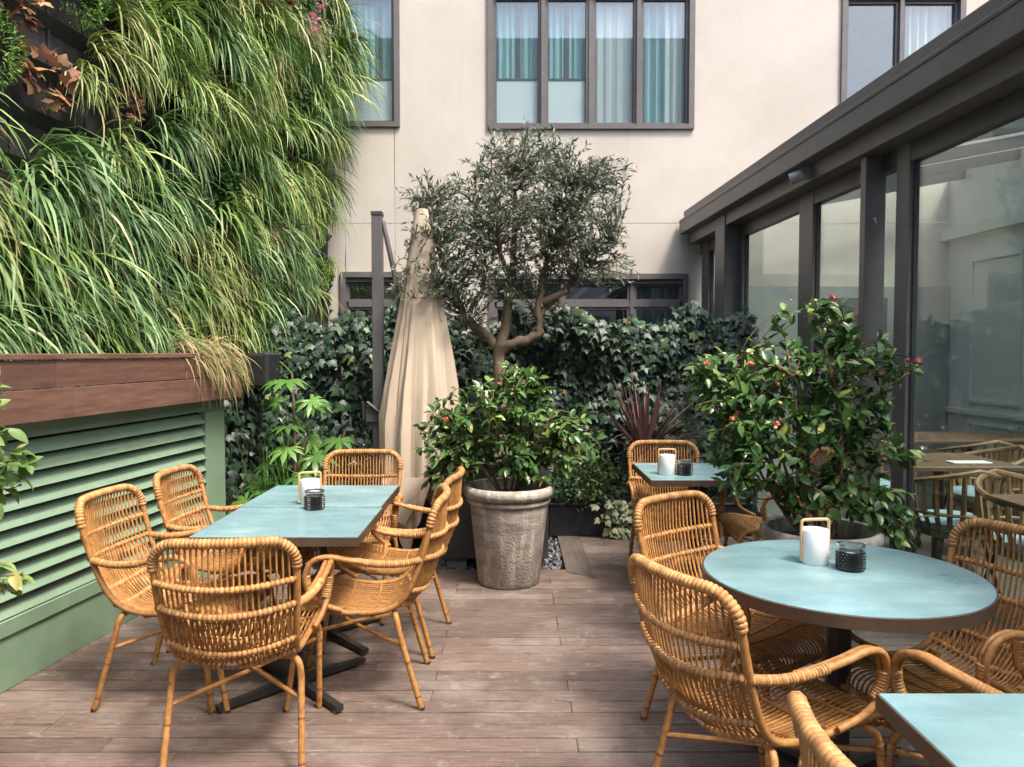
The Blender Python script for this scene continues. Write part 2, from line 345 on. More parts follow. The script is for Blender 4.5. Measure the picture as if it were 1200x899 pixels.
# numpy scatter of a leaf template
def scatter_mesh(name, mat, tv, tf, pos, ax, ay, az, sc):
    """tv template verts (n,3), tf faces list (all same length); frames ax,ay,az (N,3), scale (N,)"""
    tv = np.asarray(tv, float); N = len(pos); n = len(tv); k = len(tf[0])
    V = (pos[:, None, :] + sc[:, None, None]*(tv[None, :, 0:1]*ax[:, None, :] + tv[None, :, 1:2]*ay[:, None, :] + tv[None, :, 2:3]*az[:, None, :])).reshape(-1, 3)
    F = (np.asarray(tf)[None] + (np.arange(N)*n)[:, None, None]).reshape(-1)
    me = bpy.data.meshes.new(name); me.vertices.add(len(V)); me.vertices.foreach_set('co', V.astype(np.float32).ravel())
    nf = N*len(tf); me.loops.add(len(F)); me.loops.foreach_set('vertex_index', F.astype(np.int32))
    me.polygons.add(nf); me.polygons.foreach_set('loop_start', (np.arange(nf)*k).astype(np.int32))
    try: me.polygons.foreach_set('loop_total', np.full(nf, k, np.int32))
    except Exception: pass
    me.update(calc_edges=True); me.validate(); me.materials.append(mat)
    me.polygons.foreach_set('use_smooth', np.ones(nf, bool))
    return me
def nrm(a): return a/np.maximum(1e-9, np.linalg.norm(a, axis=-1, keepdims=True))
def frames(direction, upish):
    """leaf y = along, z = face normal"""
    ay = nrm(direction); ax = nrm(np.cross(ay, upish)); az = np.cross(ax, ay); return ax, ay, az
# leaf templates: y along, x across, z up
def ovate(w=.26, fold=.10, droop=.18):
    st = [(0, 0), (.12, .55), (.35, 1.0), (.62, .92), (.84, .5), (1, 0)]
    v = []; 
    for t, k in st:
        z = -droop*t*t; v += [(-w*k, t, z+fold*k), (0, t, z), (w*k, t, z+fold*k)]
    f = []
    for i in range(5):
        a = i*3; f += [(a, a+1, a+4, a+3), (a+1, a+2, a+5, a+4)]
    return v, f
OV, OF = ovate()
OLV = [(0,0,0),(-.13,.45,.03),(0,.5,0),(.13,.45,.03),(0,1,-.05)]; OLF = [(0,2,1,1),(0,3,2,2),(1,2,4,4),(2,3,4,4)]
OLF = [(0,2,1),(0,3,2),(1,2,4),(2,3,4)]
def lobed(lobes, depth, n_pts, w=.5):
    """palmate leaf: centre at petiole, fan"""
    return None
IV = [(0,0,0),(0,.42,.05),(-.16,-.06,-.03),(-.42,.05,-.08),(-.36,.26,-.02),(-.52,.48,-.10),(-.24,.52,0),(-.02,1.0,-.14),(.24,.52,0),(.5,.46,-.10),(.36,.26,-.02),(.42,.05,-.08),(.16,-.06,-.03)]
IF = [(1,0,2),(1,2,3),(1,3,4),(1,4,5),(1,5,6),(1,6,7),(1,7,8),(1,8,9),(1,9,10),(1,10,11),(1,11,12),(1,12,0)]
def fatsia_template(n=8):
    v = [(0, 0, 0)]; f = []
    for i in range(n):
        a = R(-125 + 250*i/(n-1)); L_ = 1.0 - .3*abs(i-(n-1)/2)/((n-1)/2)
        da = R(250/(n-1)/2)
        def pt(ang, r, z): return (math.sin(ang)*r, math.cos(ang)*r, z)
        k = len(v)
        v += [pt(a-da, .30*L_, -.02), pt(a-da*.62, .66*L_, -.06), pt(a, L_, -.26), pt(a+da*.62, .66*L_, -.06), pt(a+da, .30*L_, -.02), pt(a, .55*L_, .02)]
        f += [(0, k, k+5), (k, k+1, k+5), (k+1, k+2, k+5), (k+2, k+3, k+5), (k+3, k+4, k+5), (k+4, 0, k+5)]
    return v, [tuple(reversed(q)) for q in f]
def tv_mesh(name, v, f, mat, s=1):
    mb = MB(); mb.v = [(x*s, y*s, z*s) for x, y, z in v]; mb.f = list(f); return mb.mesh(name, mat, True)
def frame_matrix(p, ax, ay, az, s):
    m = Matrix(((ax[0]*s, ay[0]*s, az[0]*s, p[0]), (ax[1]*s, ay[1]*s, az[1]*s, p[1]), (ax[2]*s, ay[2]*s, az[2]*s, p[2]), (0, 0, 0, 1)))
    return m

# ================================================================== SETTING
g = MB().box(-400, 400, -400, 800, -1.2, -.06); tag(g.build('ground', M['ground']), kind='structure')
# deck of separate boards
deck = link('deck', None, None, (0, 0, 0)); tag(deck, kind='structure')
BW = .105
bm_v = []
board_meshes = {}
def board_mesh(L_):
    if L_ not in board_meshes:
        board_meshes[L_] = MB().box(-L_/2, L_/2, -BW/2+.0045, BW/2-.0045, -.028, 0, .003).mesh('deck_board', M['deck'])
    return board_meshes[L_]
yb = .25; row = 0
while yb < 6.18:
    x0, x1 = -2.75, 2.24 - .039*(yb-3.5)
    if yb - BW/2 > 5.17: x0 = .545
    yb_c = yb; x = x0 - (0 if x0 > 0 else random.choice([0, .3, .6, .9, 1.2]))
    while x < x1 - .02:
        L_ = random.choice([1.5, 1.8, 2.4, 3.0, 3.6]); e = min(x+L_, x1)
        if x1 - e < .35: e = x1
        s = max(x, x0); ln = round(e - s, 2)
        if e > s + .05:
            link('deck_board', board_mesh(ln), deck, ((s+e)/2, yb_c, random.uniform(-.0012, .0012)), (random.uniform(-.004, .004), 0, 0), ((e-s-.002)/ln, 1, 1))
        x = e
    yb += BW; row += 1
MB().box(-2.75, 2.2, .2, 6.2, -.058, -.045).build('joist_layer', M['felt'], deck)
# border board round the gravel bed
bb = MB(); bb.v = [(.37,5.17,-.02),(.545,5.03,-.02),(.545,6.18,-.02),(.37,6.18,-.02),(.37,5.17,.004),(.545,5.03,.004),(.545,6.18,.004),(.37,6.18,.004)]
bb.f = [(4,5,6,7),(0,1,5,4),(1,2,6,5),(2,3,7,6),(3,0,4,7)]
bb.build('border_board', M['border'], deck)
# gravel bed
NG = 5200
gp = np.stack([rng.uniform(-2.0, .365, NG), 5.175 + 1.1*rng.random(NG)**1.4, rng.uniform(-.045, -.012, NG)], 1)
ico_v = nrm(np.array([(0,0,1),(.9,0,.3),(.28,.85,.3),(-.73,.53,.3),(-.73,-.53,.3),(.28,-.85,.3),(.4,.3,-.6),(-.4,-.3,-.6)], float))
ico_f = [(0,1,2),(0,2,3),(0,3,4),(0,4,5),(0,5,1),(1,6,2),(2,6,3),(3,7,4),(4,7,5),(5,7,1),(1,7,6),(3,6,7)]
d0 = nrm(rng.normal(size=(NG, 3))); d1 = nrm(rng.normal(size=(NG, 3)))
ax, ay, az = frames(d0, d1)
gm = scatter_mesh('gravel', M['stone'], ico_v, ico_f, gp, ax, ay, az, rng.uniform(.008, .017, NG)); gm.polygons.foreach_set('use_smooth', np.zeros(len(gm.polygons), bool))
tag(link('gravel', gm), 'dark grey slate gravel under the charcoal planter box', 'gravel', kind='stuff')

# ------------------------------------------------------------------ facade building
FY = 8.8
bld = thing('building', 'cream rendered building with dark framed windows behind the ivy hedge', 'building', (0, FY, 0))
# openings: x0,x1,z0,z1
def px(x, y, Y): return ((x-600)/900*Y, 1.5 + (412-y)/900*Y)
UP1 = (-1.955, -1.285, 4.055, 5.62); UP2 = (-.255, 2.035, 4.03, 5.58); UP3 = (3.725, 5.07, 4.03, 5.54)
LO1 = (-1.935, -1.27, .55, 2.385); LO2 = (-.24, 1.985, .55, 2.365)
holes = [UP1, UP2, UP3, LO1, LO2]
xs = sorted({-4.2, 8.2, *[h[0] for h in holes], *[h[1] for h in holes], -1.9, -1.892, -1.335, -1.328}); zs = sorted({0, 9.0, *[h[2] for h in holes], *[h[3] for h in holes], 2.955, 2.963})
wall = MB()
for i in range(len(xs)-1):
    for j in range(len(zs)-1):
        cx, cz = (xs[i]+xs[i+1])/2, (zs[j]+zs[j+1])/2
        if any(h[0] < cx < h[1] and h[2] < cz < h[3] for h in holes): continue
        seam = (2.955 < cz < 2.963) or ((-1.9 < cx < -1.892 or -1.335 < cx < -1.328) and 2.385 < cz < 4.055)
        d = .012 if seam else 0
        wall.quad((xs[i], d, zs[j]), (xs[i+1], d, zs[j]), (xs[i+1], d, zs[j+1]), (xs[i], d, zs[j+1]))
for h in holes:
    x0, x1, z0, z1 = h; D = .3
    wall.quad((x0,0,z0),(x0,D,z0),(x0,D,z1),(x0,0,z1)).quad((x1,D,z0),(x1,0,z0),(x1,0,z1),(x1,D,z1)).quad((x0,0,z1),(x0,D,z1),(x1,D,z1),(x1,0,z1)).quad((x0,D,z0),(x0,0,z0),(x1,0,z0),(x1,D,z0))
wall.box(-4.2, 8.2, .32, .34, 0, .5); wall.box(-4.2, 8.2, 0.001, 3, 9.0, 9.2)
wall.build('wall', M['render'], bld)
def curtain(x0, x1, y, z0, z1, amp=.025, wl=.085, seed=0):
    r = random.Random(seed); mb = MB(); n = max(12, int((x1-x0)/.008)); ph = r.random()*6
    for i in range(n+1):
        x = x0+(x1-x0)*i/n; yy = y + amp*math.sin(2*math.pi*x/wl+ph+.8*math.sin(x*9+ph)) + .3*amp*math.sin(x*140)
        mb.v += [(x, yy, z0), (x, yy, z1)]
    for i in range(n): mb.f.append((2*i, 2*i+2, 2*i+3, 2*i+1))
    return mb
def window(opening, splits, frame_w=.09, fills=None, transom=None, seed=0):
    x0, x1, z0, z1 = opening
    w = MB(); p = .035     # proud surround
    t = .042
    w.box(x0-.02, x1+.02, -p, .12, z1-t, z1+.02).box(x0-.02, x1+.02, -p, .12, z0-.02, z0+t*.8)
    w.box(x0-.02, x0+t, -p+.002, .12, z0+t*.8, z1-t).box(x1-t, x1+.02, -p+.002, .12, z0+t*.8, z1-t)
    win = w.build('window', M['frame'], bld)
    ix0, ix1, iz0, iz1 = x0+t, x1-t, z0+t*.8, z1-t-.05
    MB().box(ix0, ix1, .0, .10, iz1, z1-t).build('head_rail', M['frame'], win)
    edges = [ix0] + [x0 + s*(x1-x0) for s in splits] + [ix1]
    for k in range(len(edges)-1):
        a, b = edges[k], edges[k+1]
        if k > 0: MB().box(a-.022, a+.022, -.012 if k % 2 else .012, .10, iz0, iz1).build('mullion', M['frame'], win)
        cells = [(iz0, iz1)] if transom is None else [(iz0, transom-.03), (transom+.03, iz1)]
        if transom is not None: MB().box(a+.023, b-.023, .018, .09, transom-.03, transom+.03).build('transom', M['frame'], win)
        la, lb = (a if k == 0 else a+.022), (b if k == len(edges)-2 else b-.022)
        for (ca, cb) in cells:
            s = .03
            sash = MB().box(la, la+s, .03, .09, ca, cb).box(lb-s, lb, .03, .09, ca, cb).box(la+s, lb-s, .032, .09, ca, ca+s).box(la+s, lb-s, .032, .09, cb-s, cb)
            sash.build('sash', M['frame'], win)
            gk = MB().box(la+s, la+s+.008, .05, .065, ca+s, cb-s).box(lb-s-.008, lb-s, .05, .065, ca+s, cb-s).box(la+s+.008, lb-s-.008, .05, .065, cb-s-.008, cb-s)
            gk.build('gasket', M['frame_dark'], win)
            MB().box(la+s-.004, lb-s+.004, .058, .066, ca+s-.004, cb-s+.004).build('pane', M['glass'], win)
    # room behind
    MB().quad((x0-.3, 1.6, z0-.3), (x1+.3, 1.6, z0-.3), (x1+.3, 1.6, z1+.3), (x0-.3, 1.6, z1+.3)).quad((x0-.3,.31,z1+.3),(x1+.3,.31,z1+.3),(x1+.3,1.6,z1+.3),(x0-.3,1.6,z1+.3)).quad((x0-.3,.31,z0-.3),(x0-.3,1.6,z0-.3),(x0-.3,1.6,z1+.3),(x0-.3,.31,z1+.3)).quad((x1+.3,.31,z0-.3),(x1+.3,1.6,z0-.3),(x1+.3,1.6,z1+.3),(x1+.3,.31,z1+.3)).quad((x0-.3,.31,z0-.3),(x1+.3,.31,z0-.3),(x1+.3,1.6,z0-.3),(x0-.3,1.6,z0-.3)).build('room_backdrop', M['dark_room'], win)
    return win, edges, iz0, iz1
def curtain_part(win, *a, mat='curtain_reflect_aqua', **k): return curtain(*a, **k).build('curtain', M[mat], win, True)
# upper windows
zmid = 4.58
w, e, a, b = window(UP2, (.265, .5, .735))
for k in (0, 1):
    curtain_part(w, e[k]+.02, e[k+1]-.02, .125, zmid, b, amp=.012, wl=.075, seed=k)  # aqua pleats stand in for the opposite building's reflected windows
    MB().box(e[k]+.02, e[k+1]-.02, .085, .095, a, zmid).build('reflected_wall_panel', M['reflection_white'], w)  # white panel stands in for the opposite building's reflected wall
    MB().box(e[k]+.02, e[k+1]-.02, .08, .10, zmid, zmid+.025).build('reflection_edge_rail', M['frame'], w)
    MB().box((e[k]+e[k+1])/2-.012, (e[k]+e[k+1])/2+.03, .098, .106, zmid+.026, b).build('inner_stile', M['frame'], w)
curtain_part(w, e[2], e[3], .10, a, b, mat='curtain_white', amp=.008, wl=.12, seed=5)  # white pleated sheet stands in for sky reflected in this pane
curtain_part(w, e[3], e[4], .14, a, b, mat='curtain_reflect_aqua', amp=.02, wl=.11, seed=6)
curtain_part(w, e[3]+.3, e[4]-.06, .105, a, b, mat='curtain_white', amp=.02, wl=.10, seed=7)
w, e, a, b = window(UP1, ())
curtain_part(w, e[0], e[1], .125, zmid, b, amp=.012, wl=.075, seed=8)  # reflected windows opposite, put in as aqua pleats
MB().box(e[0], e[1], .085, .095, a, zmid).build('reflected_wall_panel', M['reflection_white'], w)  # reflected white wall opposite, put in as a solid panel
MB().box(e[0], e[1], .08, .10, zmid, zmid+.025).build('reflection_edge_rail', M['frame'], w)
MB().box(-1.52, -1.48, .098, .106, zmid+.026, b).build('inner_stile', M['frame'], w)
w, e, a, b = window(UP3, (.49,))
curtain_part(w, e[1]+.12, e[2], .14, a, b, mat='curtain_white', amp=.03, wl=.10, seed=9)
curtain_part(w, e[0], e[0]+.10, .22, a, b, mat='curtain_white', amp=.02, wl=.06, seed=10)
# lower windows
w, e, a, b = window(LO2, (.36, .725), transom=2.04)
curtain_part(w, e[2]+.05, e[3], .22, a, b, mat='curtain_reflect_aqua', amp=.02, wl=.08, seed=12)
w, e, a, b = window(LO1, (), transom=2.04)
# pale slanted strips standing in for the roof's reflection in the ribbon window
for k in range(3):
    s = MB(); x = .55+.34*k; s.v = [(x,.5,2.02),(x+.09,.5,2.02),(x+.48,.5,2.34),(x+.39,.5,2.34),(x,.52,2.02),(x+.09,.52,2.02),(x+.48,.52,2.34),(x+.39,.52,2.34)]
    s.f = [(0,1,2,3),(4,7,6,5),(0,4,5,1),(1,5,6,2),(2,6,7,3),(3,7,4,0)]; s.build('roof_reflection_strip', M['reflection_white'], bld)
# round vent on the wall
vx, vz = -2.13, 2.085
v = MB(); v.lathe([(.075, 0), (.075, .03), (.06, .045), (.052, .04), (.05, .01), (.0, .01)], 28, cap0=False, cap1=False)
vo = v.build('wall_vent', M['bronze'], None, True, (vx, FY, vz)); vo.rotation_euler = (R(90), 0, 0)
tag(vo, 'small round brown vent cover on the cream wall beside the living wall', 'vent')

# building closing the courtyard on the fourth side
opp = thing('building', 'white rendered building across the courtyard, opposite the ivy hedge', 'building', (0, -8.5, 0))
MB().box(-9, 11, -3, 0, 0, 12).build('wall', M['render'], opp)
for zz in (1.0, 4.2, 7.4):
    for xx in (-7.6, -4.6, -1.6, 1.4, 4.4, 7.4):
        wf = MB().box(xx, xx+1.9, -.01, .05, zz, zz+.09).box(xx, xx+1.9, -.01, .05, zz+1.61, zz+1.7).box(xx, xx+.09, -.01, .048, zz+.09, zz+1.61).box(xx+1.81, xx+1.9, -.01, .048, zz+.09, zz+1.61).box(xx+.92, xx+.98, -.01, .046, zz+.09, zz+1.61).build('window', M['frame'], opp)
        MB().box(xx+.09, xx+.92, .0, .012, zz+.09, zz+1.61).build('pane', M['curtain_reflect_aqua'], wf); MB().box(xx+.98, xx+1.81, .0, .012, zz+.09, zz+1.61).build('pane', M['curtain_reflect_aqua'], wf)

# ------------------------------------------------------------------ glazed pavilion on the right
pav = thing('glass_pavilion', 'dark framed glazed dining pavilion along the right side of the deck', 'pavilion', (2.22, 3.5, 0), math.atan(.039))
Y0, Y1 = -4.6, 5.27
def pb(name, x0, x1, y0, y1, z0, z1, mat='frame', bev=0, parent=None): return MB().box(x0, x1, y0, y1, z0, z1, bev).build(name, M[mat], parent or pav)
pb('fascia', -.12, .1, Y0, Y1, 2.825, 2.985, bev=.004)
pb('fascia_cap', -.085, .12, Y0, Y1-.05, 2.988, 3.075, bev=.006)
pb('fascia_flashing', -.125, -.10, Y0, Y1, 2.955, 2.968, 'frame_dark')
pb('eaves_beam', -.02, .34, Y0, Y1, 2.71, 2.824, bev=.003)
posts = [(-.03, .14, 3.92, 4.22), (.02, .15, 1.30, 1.37), (.0, .15, -1.1, -.98), (.0, .15, -3.2, -3.08)]
for x0, x1, y0, y1 in posts: pb('post', x0, x1, y0, y1, 0, 2.82 if x0 < 0 else 2.71, bev=.004)
mulls = [(4.95, 5.2), (3.84, 3.92), (2.29, 2.54), (.99, 1.13), (-1.0, -.86), (-2.6, -2.46)]
for y0, y1 in mulls: pb('mullion', .12, .185, y0, y1, .05, 2.71, bev=.003)
pb('top_rail', .125, .19, Y0, Y1, 2.60, 2.708, 'frame_dark')
for a, b in zip([5.2, 4.95, 3.84, 2.29, .99, -1.0], [4.95, 3.92, 2.54, 1.13, -.86, -2.46]):
    if a - b < .3: continue
    pb('glass_pane', .158, .166, b+.012, a-.012, .062, 2.60, 'pav_glass')
    pb('pane_gasket', .15, .176, b, b+.012, .062, 2.6, 'frame_dark'); pb('pane_gasket', .15, .176, a-.012, a, .062, 2.6, 'frame_dark')
pb('threshold', .02, .24, Y0, Y1, -.03, .015, 'frame_dark')
for xx in (.035, .075): pb('track_rail', xx, xx+.014, Y0, Y1, .0152, .035, 'steel')
pb('sill_rail', .13, .2, Y0, Y1, .0155, .061, 'frame')
pb('room_floor', .24, 3.2, Y0, 5.2, -.05, 0.002, 'int_floor')
# back wall of the room with moulded panels, and the dado on the facade inside
pb('room_wall', 2.95, 3.1, Y0, 5.2, 0, 3.5, 'panel_wall')
def moulding(y0, y1, z0, z1):
    t, d = .035, .022; x = 2.95
    mb = MB().box(x-d, x, y0, y1, z0, z0+t).box(x-d, x, y0, y1, z1-t, z1).box(x-d+.002, x, y0, y0+t, z0+t, z1-t).box(x-d+.002, x, y1-t, y1, z0+t, z1-t)
    mb.build('panel_moulding', M['panel_wall'], pav)
yy = 4.75
for k in range(7):
    moulding(yy-.8, yy, .95, 2.5); moulding(yy-.8, yy, .22, .75); yy -= 1.0
pb('dado_rail', 2.915, 2.95, Y0, 5.2, .82, .87, 'panel_wall'); pb('cornice', 2.86, 2.95, Y0, 5.2, 2.75, 2.87, 'panel_wall')
pb('room_end_lower', .3, 2.94, 5.12, 5.2, 0.003, 2.23, 'grey_wall')
pb('door_leaf', 1.3, 2.2, 5.08, 5.119, 0.003, 2.1, 'frame')
# glazed roof
for k in range(12):
    y = Y0 + .05 + k*.86
    mb = MB(); mb.v = [(.3,y,2.9),(3.05,y,3.42),(3.05,y+.05,3.42),(.3,y+.05,2.9),(.3,y,3.0),(3.05,y,3.52),(3.05,y+.05,3.52),(.3,y+.05,3.0)]
    mb.f = [(0,3,2,1),(4,5,6,7),(0,1,5,4),(1,2,6,5),(2,3,7,6),(3,0,4,7)]; mb.build('rafter', M['frame_dark'], pav)
    mb = MB(); mb.v = [(.3,y+.05,2.985),(3.05,y+.05,3.505),(3.05,y+.86,3.505),(.3,y+.86,2.985)]; mb.f = [(0,1,2,3)]
    if y + .86 < Y1 + .1: mb.build('roof_pane', M['roof_glass'], pav)
# lamp on the beam
sl = thing('spot_lamp', 'small grey spotlight fixed under the pavilion fascia', 'spotlight', (2.11, 5.55, 2.765), 0)
MB().tube([(.045,0,0),(.0,0,0)], .022, 12).build('bracket', M['lamp_grey'], sl, True)
MB().tube([(-.012,.03,.012),(-.012,-.03,.012)], [.045,.045], 16).build('joint_body', M['lamp_grey'], sl, True)
MB().tube([(-.03,.0,.0),(-.11,.03,-.03)], [.04,.042], 16).build('lamp_head', M['lamp_grey'], sl, True)
# little hook on the big post
hk = MB().tube([(0,0,0),(0,-.03,0),(-.012,-.035,-.005)], .004, 6).tube([(0,-.03,0),(.0,-.034,-.03)], .003, 6).build('door_hook', M['steel'], pav, True, (.07, 1.30, 2.32))

# interior furniture
def tub_chair(loc, rz, label):
    t = thing('tub_chair', label, 'chair', loc, rz, 'slatted tub chairs inside the pavilion')
    n = 15
    for k in range(n):
        a = R(-110 + 220*k/(n-1)) - math.pi/2
        c, s = math.cos(a), math.sin(a); z1 = .80 - .12*abs(k-(n-1)/2)/((n-1)/2)
        MB().tube([(c*.19, s*.19, .40), (c*.25, s*.25, .52), (c*.275, s*.275, z1)], [.014, .016, .014], 4).build('slat', M['slat'], t)
    arc = [(math.cos(R(-110+220*k/20)-math.pi/2)*.277, math.sin(R(-110+220*k/20)-math.pi/2)*.277, .80-.12*abs(k-10)/10) for k in range(21)]
    MB().tube(arc, .016, 6).build('top_rail', M['slat'], t, True)
    MB().tube([(p[0]*.93, p[1]*.93, .53) for p in arc], .011, 6).build('waist_rail', M['slat'], t, True)
    MB().lathe([(.17,.37),(.2,.38),(.2,.41)], 24).build('seat', M['slat'], t, True)
    MB().lathe([(.19,.41),(.215,.43),(.215,.465),(.19,.485)], 24).build('cushion', M['cushion'], t, True)
    for sx in (-1, 1):
        for sy in (-1, 1): MB().tube([(sx*.12, sy*.12, .38), (sx*.2, sy*.2, 0)], .012, 6).build('leg', M['iron'], t)
    return t
def room_table(loc, sx, sy, label):
    t = thing('room_table', label, 'table', loc, 0)
    MB().box(-sx/2, sx/2, -sy/2, sy/2, .725, .755, .003).build('table_top', M['walnut'], t)
    MB().tube([(0,0,.03),(0,0,.725)], .035, 12).build('column', M['iron'], t)
    MB().lathe([(.24,0),(.24,.012),(.05,.03)], 24).build('base', M['iron'], t, True)
    return t
room_table((2.95, 5.28, 0), .75, .7, 'brown wooden table just inside the glass beside the camellia')
room_table((4.05, 6.75, 0), 1.5, .75, 'long brown dining table against the panelled wall inside the pavilion')
room_table((2.85, 3.62, 0), .75, .75, 'small brown table behind the glass by the rattan chair')
tub_chair((2.72, 4.72, 0), R(0), 'slatted tub chair with blue cushion facing the table beside the camellia')
tub_chair((3.45, 5.6, 0), R(90), 'slatted tub chair with blue cushion between two wooden tables')
tub_chair((3.75, 6.2, 0), R(0), 'slatted tub chair tucked under the long dining table')
tub_chair((2.85, 5.95, 0), R(180), 'slatted tub chair beyond the table beside the camellia')
tub_chair((2.88, 4.2, 0), R(190), 'pale slatted tub chair at the small table behind the glass')
def wine_glass(loc, label):
    mb = MB().lathe([(.035,0),(.034,.003),(.005,.006),(.004,.07),(.02,.085),(.036,.11),(.038,.14),(.031,.18)], 20, cap1=False)
    return tag(mb.build('wine_glass', M['clear'], None, True, loc), label, 'wine glass', 'wine glasses on the room tables')
wine_glass((2.80, 5.2, .755), 'wine glass on the brown table beside the camellia'); wine_glass((3.72, 6.6, .755), 'wine glass on the long dining table by the panelled wall'); wine_glass((4.3, 6.6, .755), 'wine glass on the long dining table by the panelled wall')
tag(MB().box(-.13,.13,-.05,.05,0,.012,.003).build('napkin', M['paper'], None, False, (3.05, 5.1, .755)), 'folded white napkin on the brown table beside the camellia', 'napkin')
tag(MB().box(-.09,.09,-.06,.06,0,.012,.003).build('napkin', M['paper'], None, False, (2.68, 3.55, .755)), 'folded white napkin on the small table behind the glass', 'napkin')

# ------------------------------------------------------------------ left: louvred box with hardwood planter
LA = math.atan(-.123)      # wall direction turned towards +X with distance
lb = thing('louvre_screen', 'sage green louvred timber enclosure below the hardwood trough', 'louvre screen', (-2.236, 3.354, 0), LA)
Ln = 1.97                # local y of the far end; local +x faces the deck
def lbx(name, x0, x1, y0, y1, z0, z1, mat='green', bev=.003, parent=None): return MB().box(x0, x1, y0, y1, z0, z1, bev).build(name, M[mat], parent or lb)
NEAR = -2.6
lbx('skirt_board', -.05, 0, NEAR, Ln, 0, .24)
lbx('ledge_board', -.05, .012, NEAR, Ln-.005, .243, .315)
lbx('top_board', -.05, 0, NEAR, Ln, 1.105, 1.19)
lbx('end_stile', -.05, .003, Ln-.25, Ln, .3155, 1.104)
lbx('end_panel', -.6, -.05, Ln-.03, Ln-.001, 0, 1.19)
lbx('back_panel', -.17, -.15, NEAR, Ln-.03, .3, 1.1, 'felt')
zz = .322; k = 0
while zz < 1.09:
    mb = MB(); y0, y1 = NEAR, Ln-.252; h = .060
    mb.v = [(.004,y0,zz),(.004,y1,zz),(-.012,y1,zz-.004),(-.012,y0,zz-.004),(-.046,y0,zz+h),(-.046,y1,zz+h),(-.058,y1,zz+h-.004),(-.058,y0,zz+h-.004)]
    mb.f = [(0,1,5,4),(3,7,6,2),(0,3,2,1),(4,5,6,7),(1,2,6,5),(0,4,7,3)]
    mb.build('louvre_slat', M['green'], lb); zz += .0785
tr = thing('planting_trough', 'long red brown hardwood trough on top of the green louvred screen', 'trough', (-2.236, 3.354, 0), LA)
for j, (z0, z1) in enumerate(((1.186, 1.33), (1.334, 1.462))):
    ys = [NEAR, -.9+.5*j, .32-.1*j, 1.98+.03] if j == 0 else [NEAR, -.25, .2, 2.01]
    for a, b in zip(ys, ys[1:]): MB().box(.085, .112, a+.0015, b-.0015, z0, z1, .002).build('plank', M['hardwood'], tr)
MB().box(.05, .122, NEAR, 2.02, 1.464, 1.490, .003).build('rim_board', M['hardwood'], tr)
MB().box(-.5, .085, 1.985, 2.012, 1.186, 1.462, .002).build('plank', M['hardwood'], tr)
MB().box(-.5, .085, NEAR, 1.98, 1.19, 1.20).build('bottom', M['felt'], tr)
MB().box(-.5, .084, NEAR, 1.984, 1.36, 1.43).build('soil', M['soil'], tr)
sp = thing('loudspeaker', 'black outdoor loudspeaker hanging at the end of the hardwood trough', 'speaker', (-1.80, 5.56, 1.24), R(-12))
MB().box(-.085, .085, -.09, .09, 0, .25, .012).build('cabinet', M['black_plastic'], sp)
MB().box(-.072, .072, -.098, -.0905, .015, .235, .004).build('grille', M['iron'], sp)
MB().box(-.16, -.08, -.02, .02, .1, .14).build('bracket', M['iron'], sp)

# ------------------------------------------------------------------ living wall
wd = np.array([.1221, .9925, 0]); wnl = np.array([.9925, -.1221, 0])
W0 = np.array([-2.236-.46, 3.354, 0])    # a point on the planting plane
gw = thing('green_wall', 'black felt backing with planting trays of the living wall', 'green wall', tuple(W0), LA)
MB().box(-.25, -.06, -2.6, 5.45, 1.44, 6.4).build('backing_panel', M['felt'], gw)
MB().box(-.25, -.06, 2.03, 5.45, 0.0, 1.438).build('lower_wall', M['felt'], gw)
for r_ in range(17):
    z = 1.62 + .28*r_
    mb = MB(); mb.v = [(-.06,-2.6,z),(-.06,5.45,z),(.0,5.45,z+.07),(.0,-2.6,z+.07),(-.06,-2.6,z+.09),(-.06,5.45,z+.09)]
    mb.f = [(0,3,2,1),(3,4,5,2)]; mb.build('planting_tray', M['black_plastic'], gw)
for k in range(27):
    y = -2.55+.3*k; MB().box(-.058, -.045, y, y+.02, 1.45, 6.4).build('batten', M['felt'], gw)
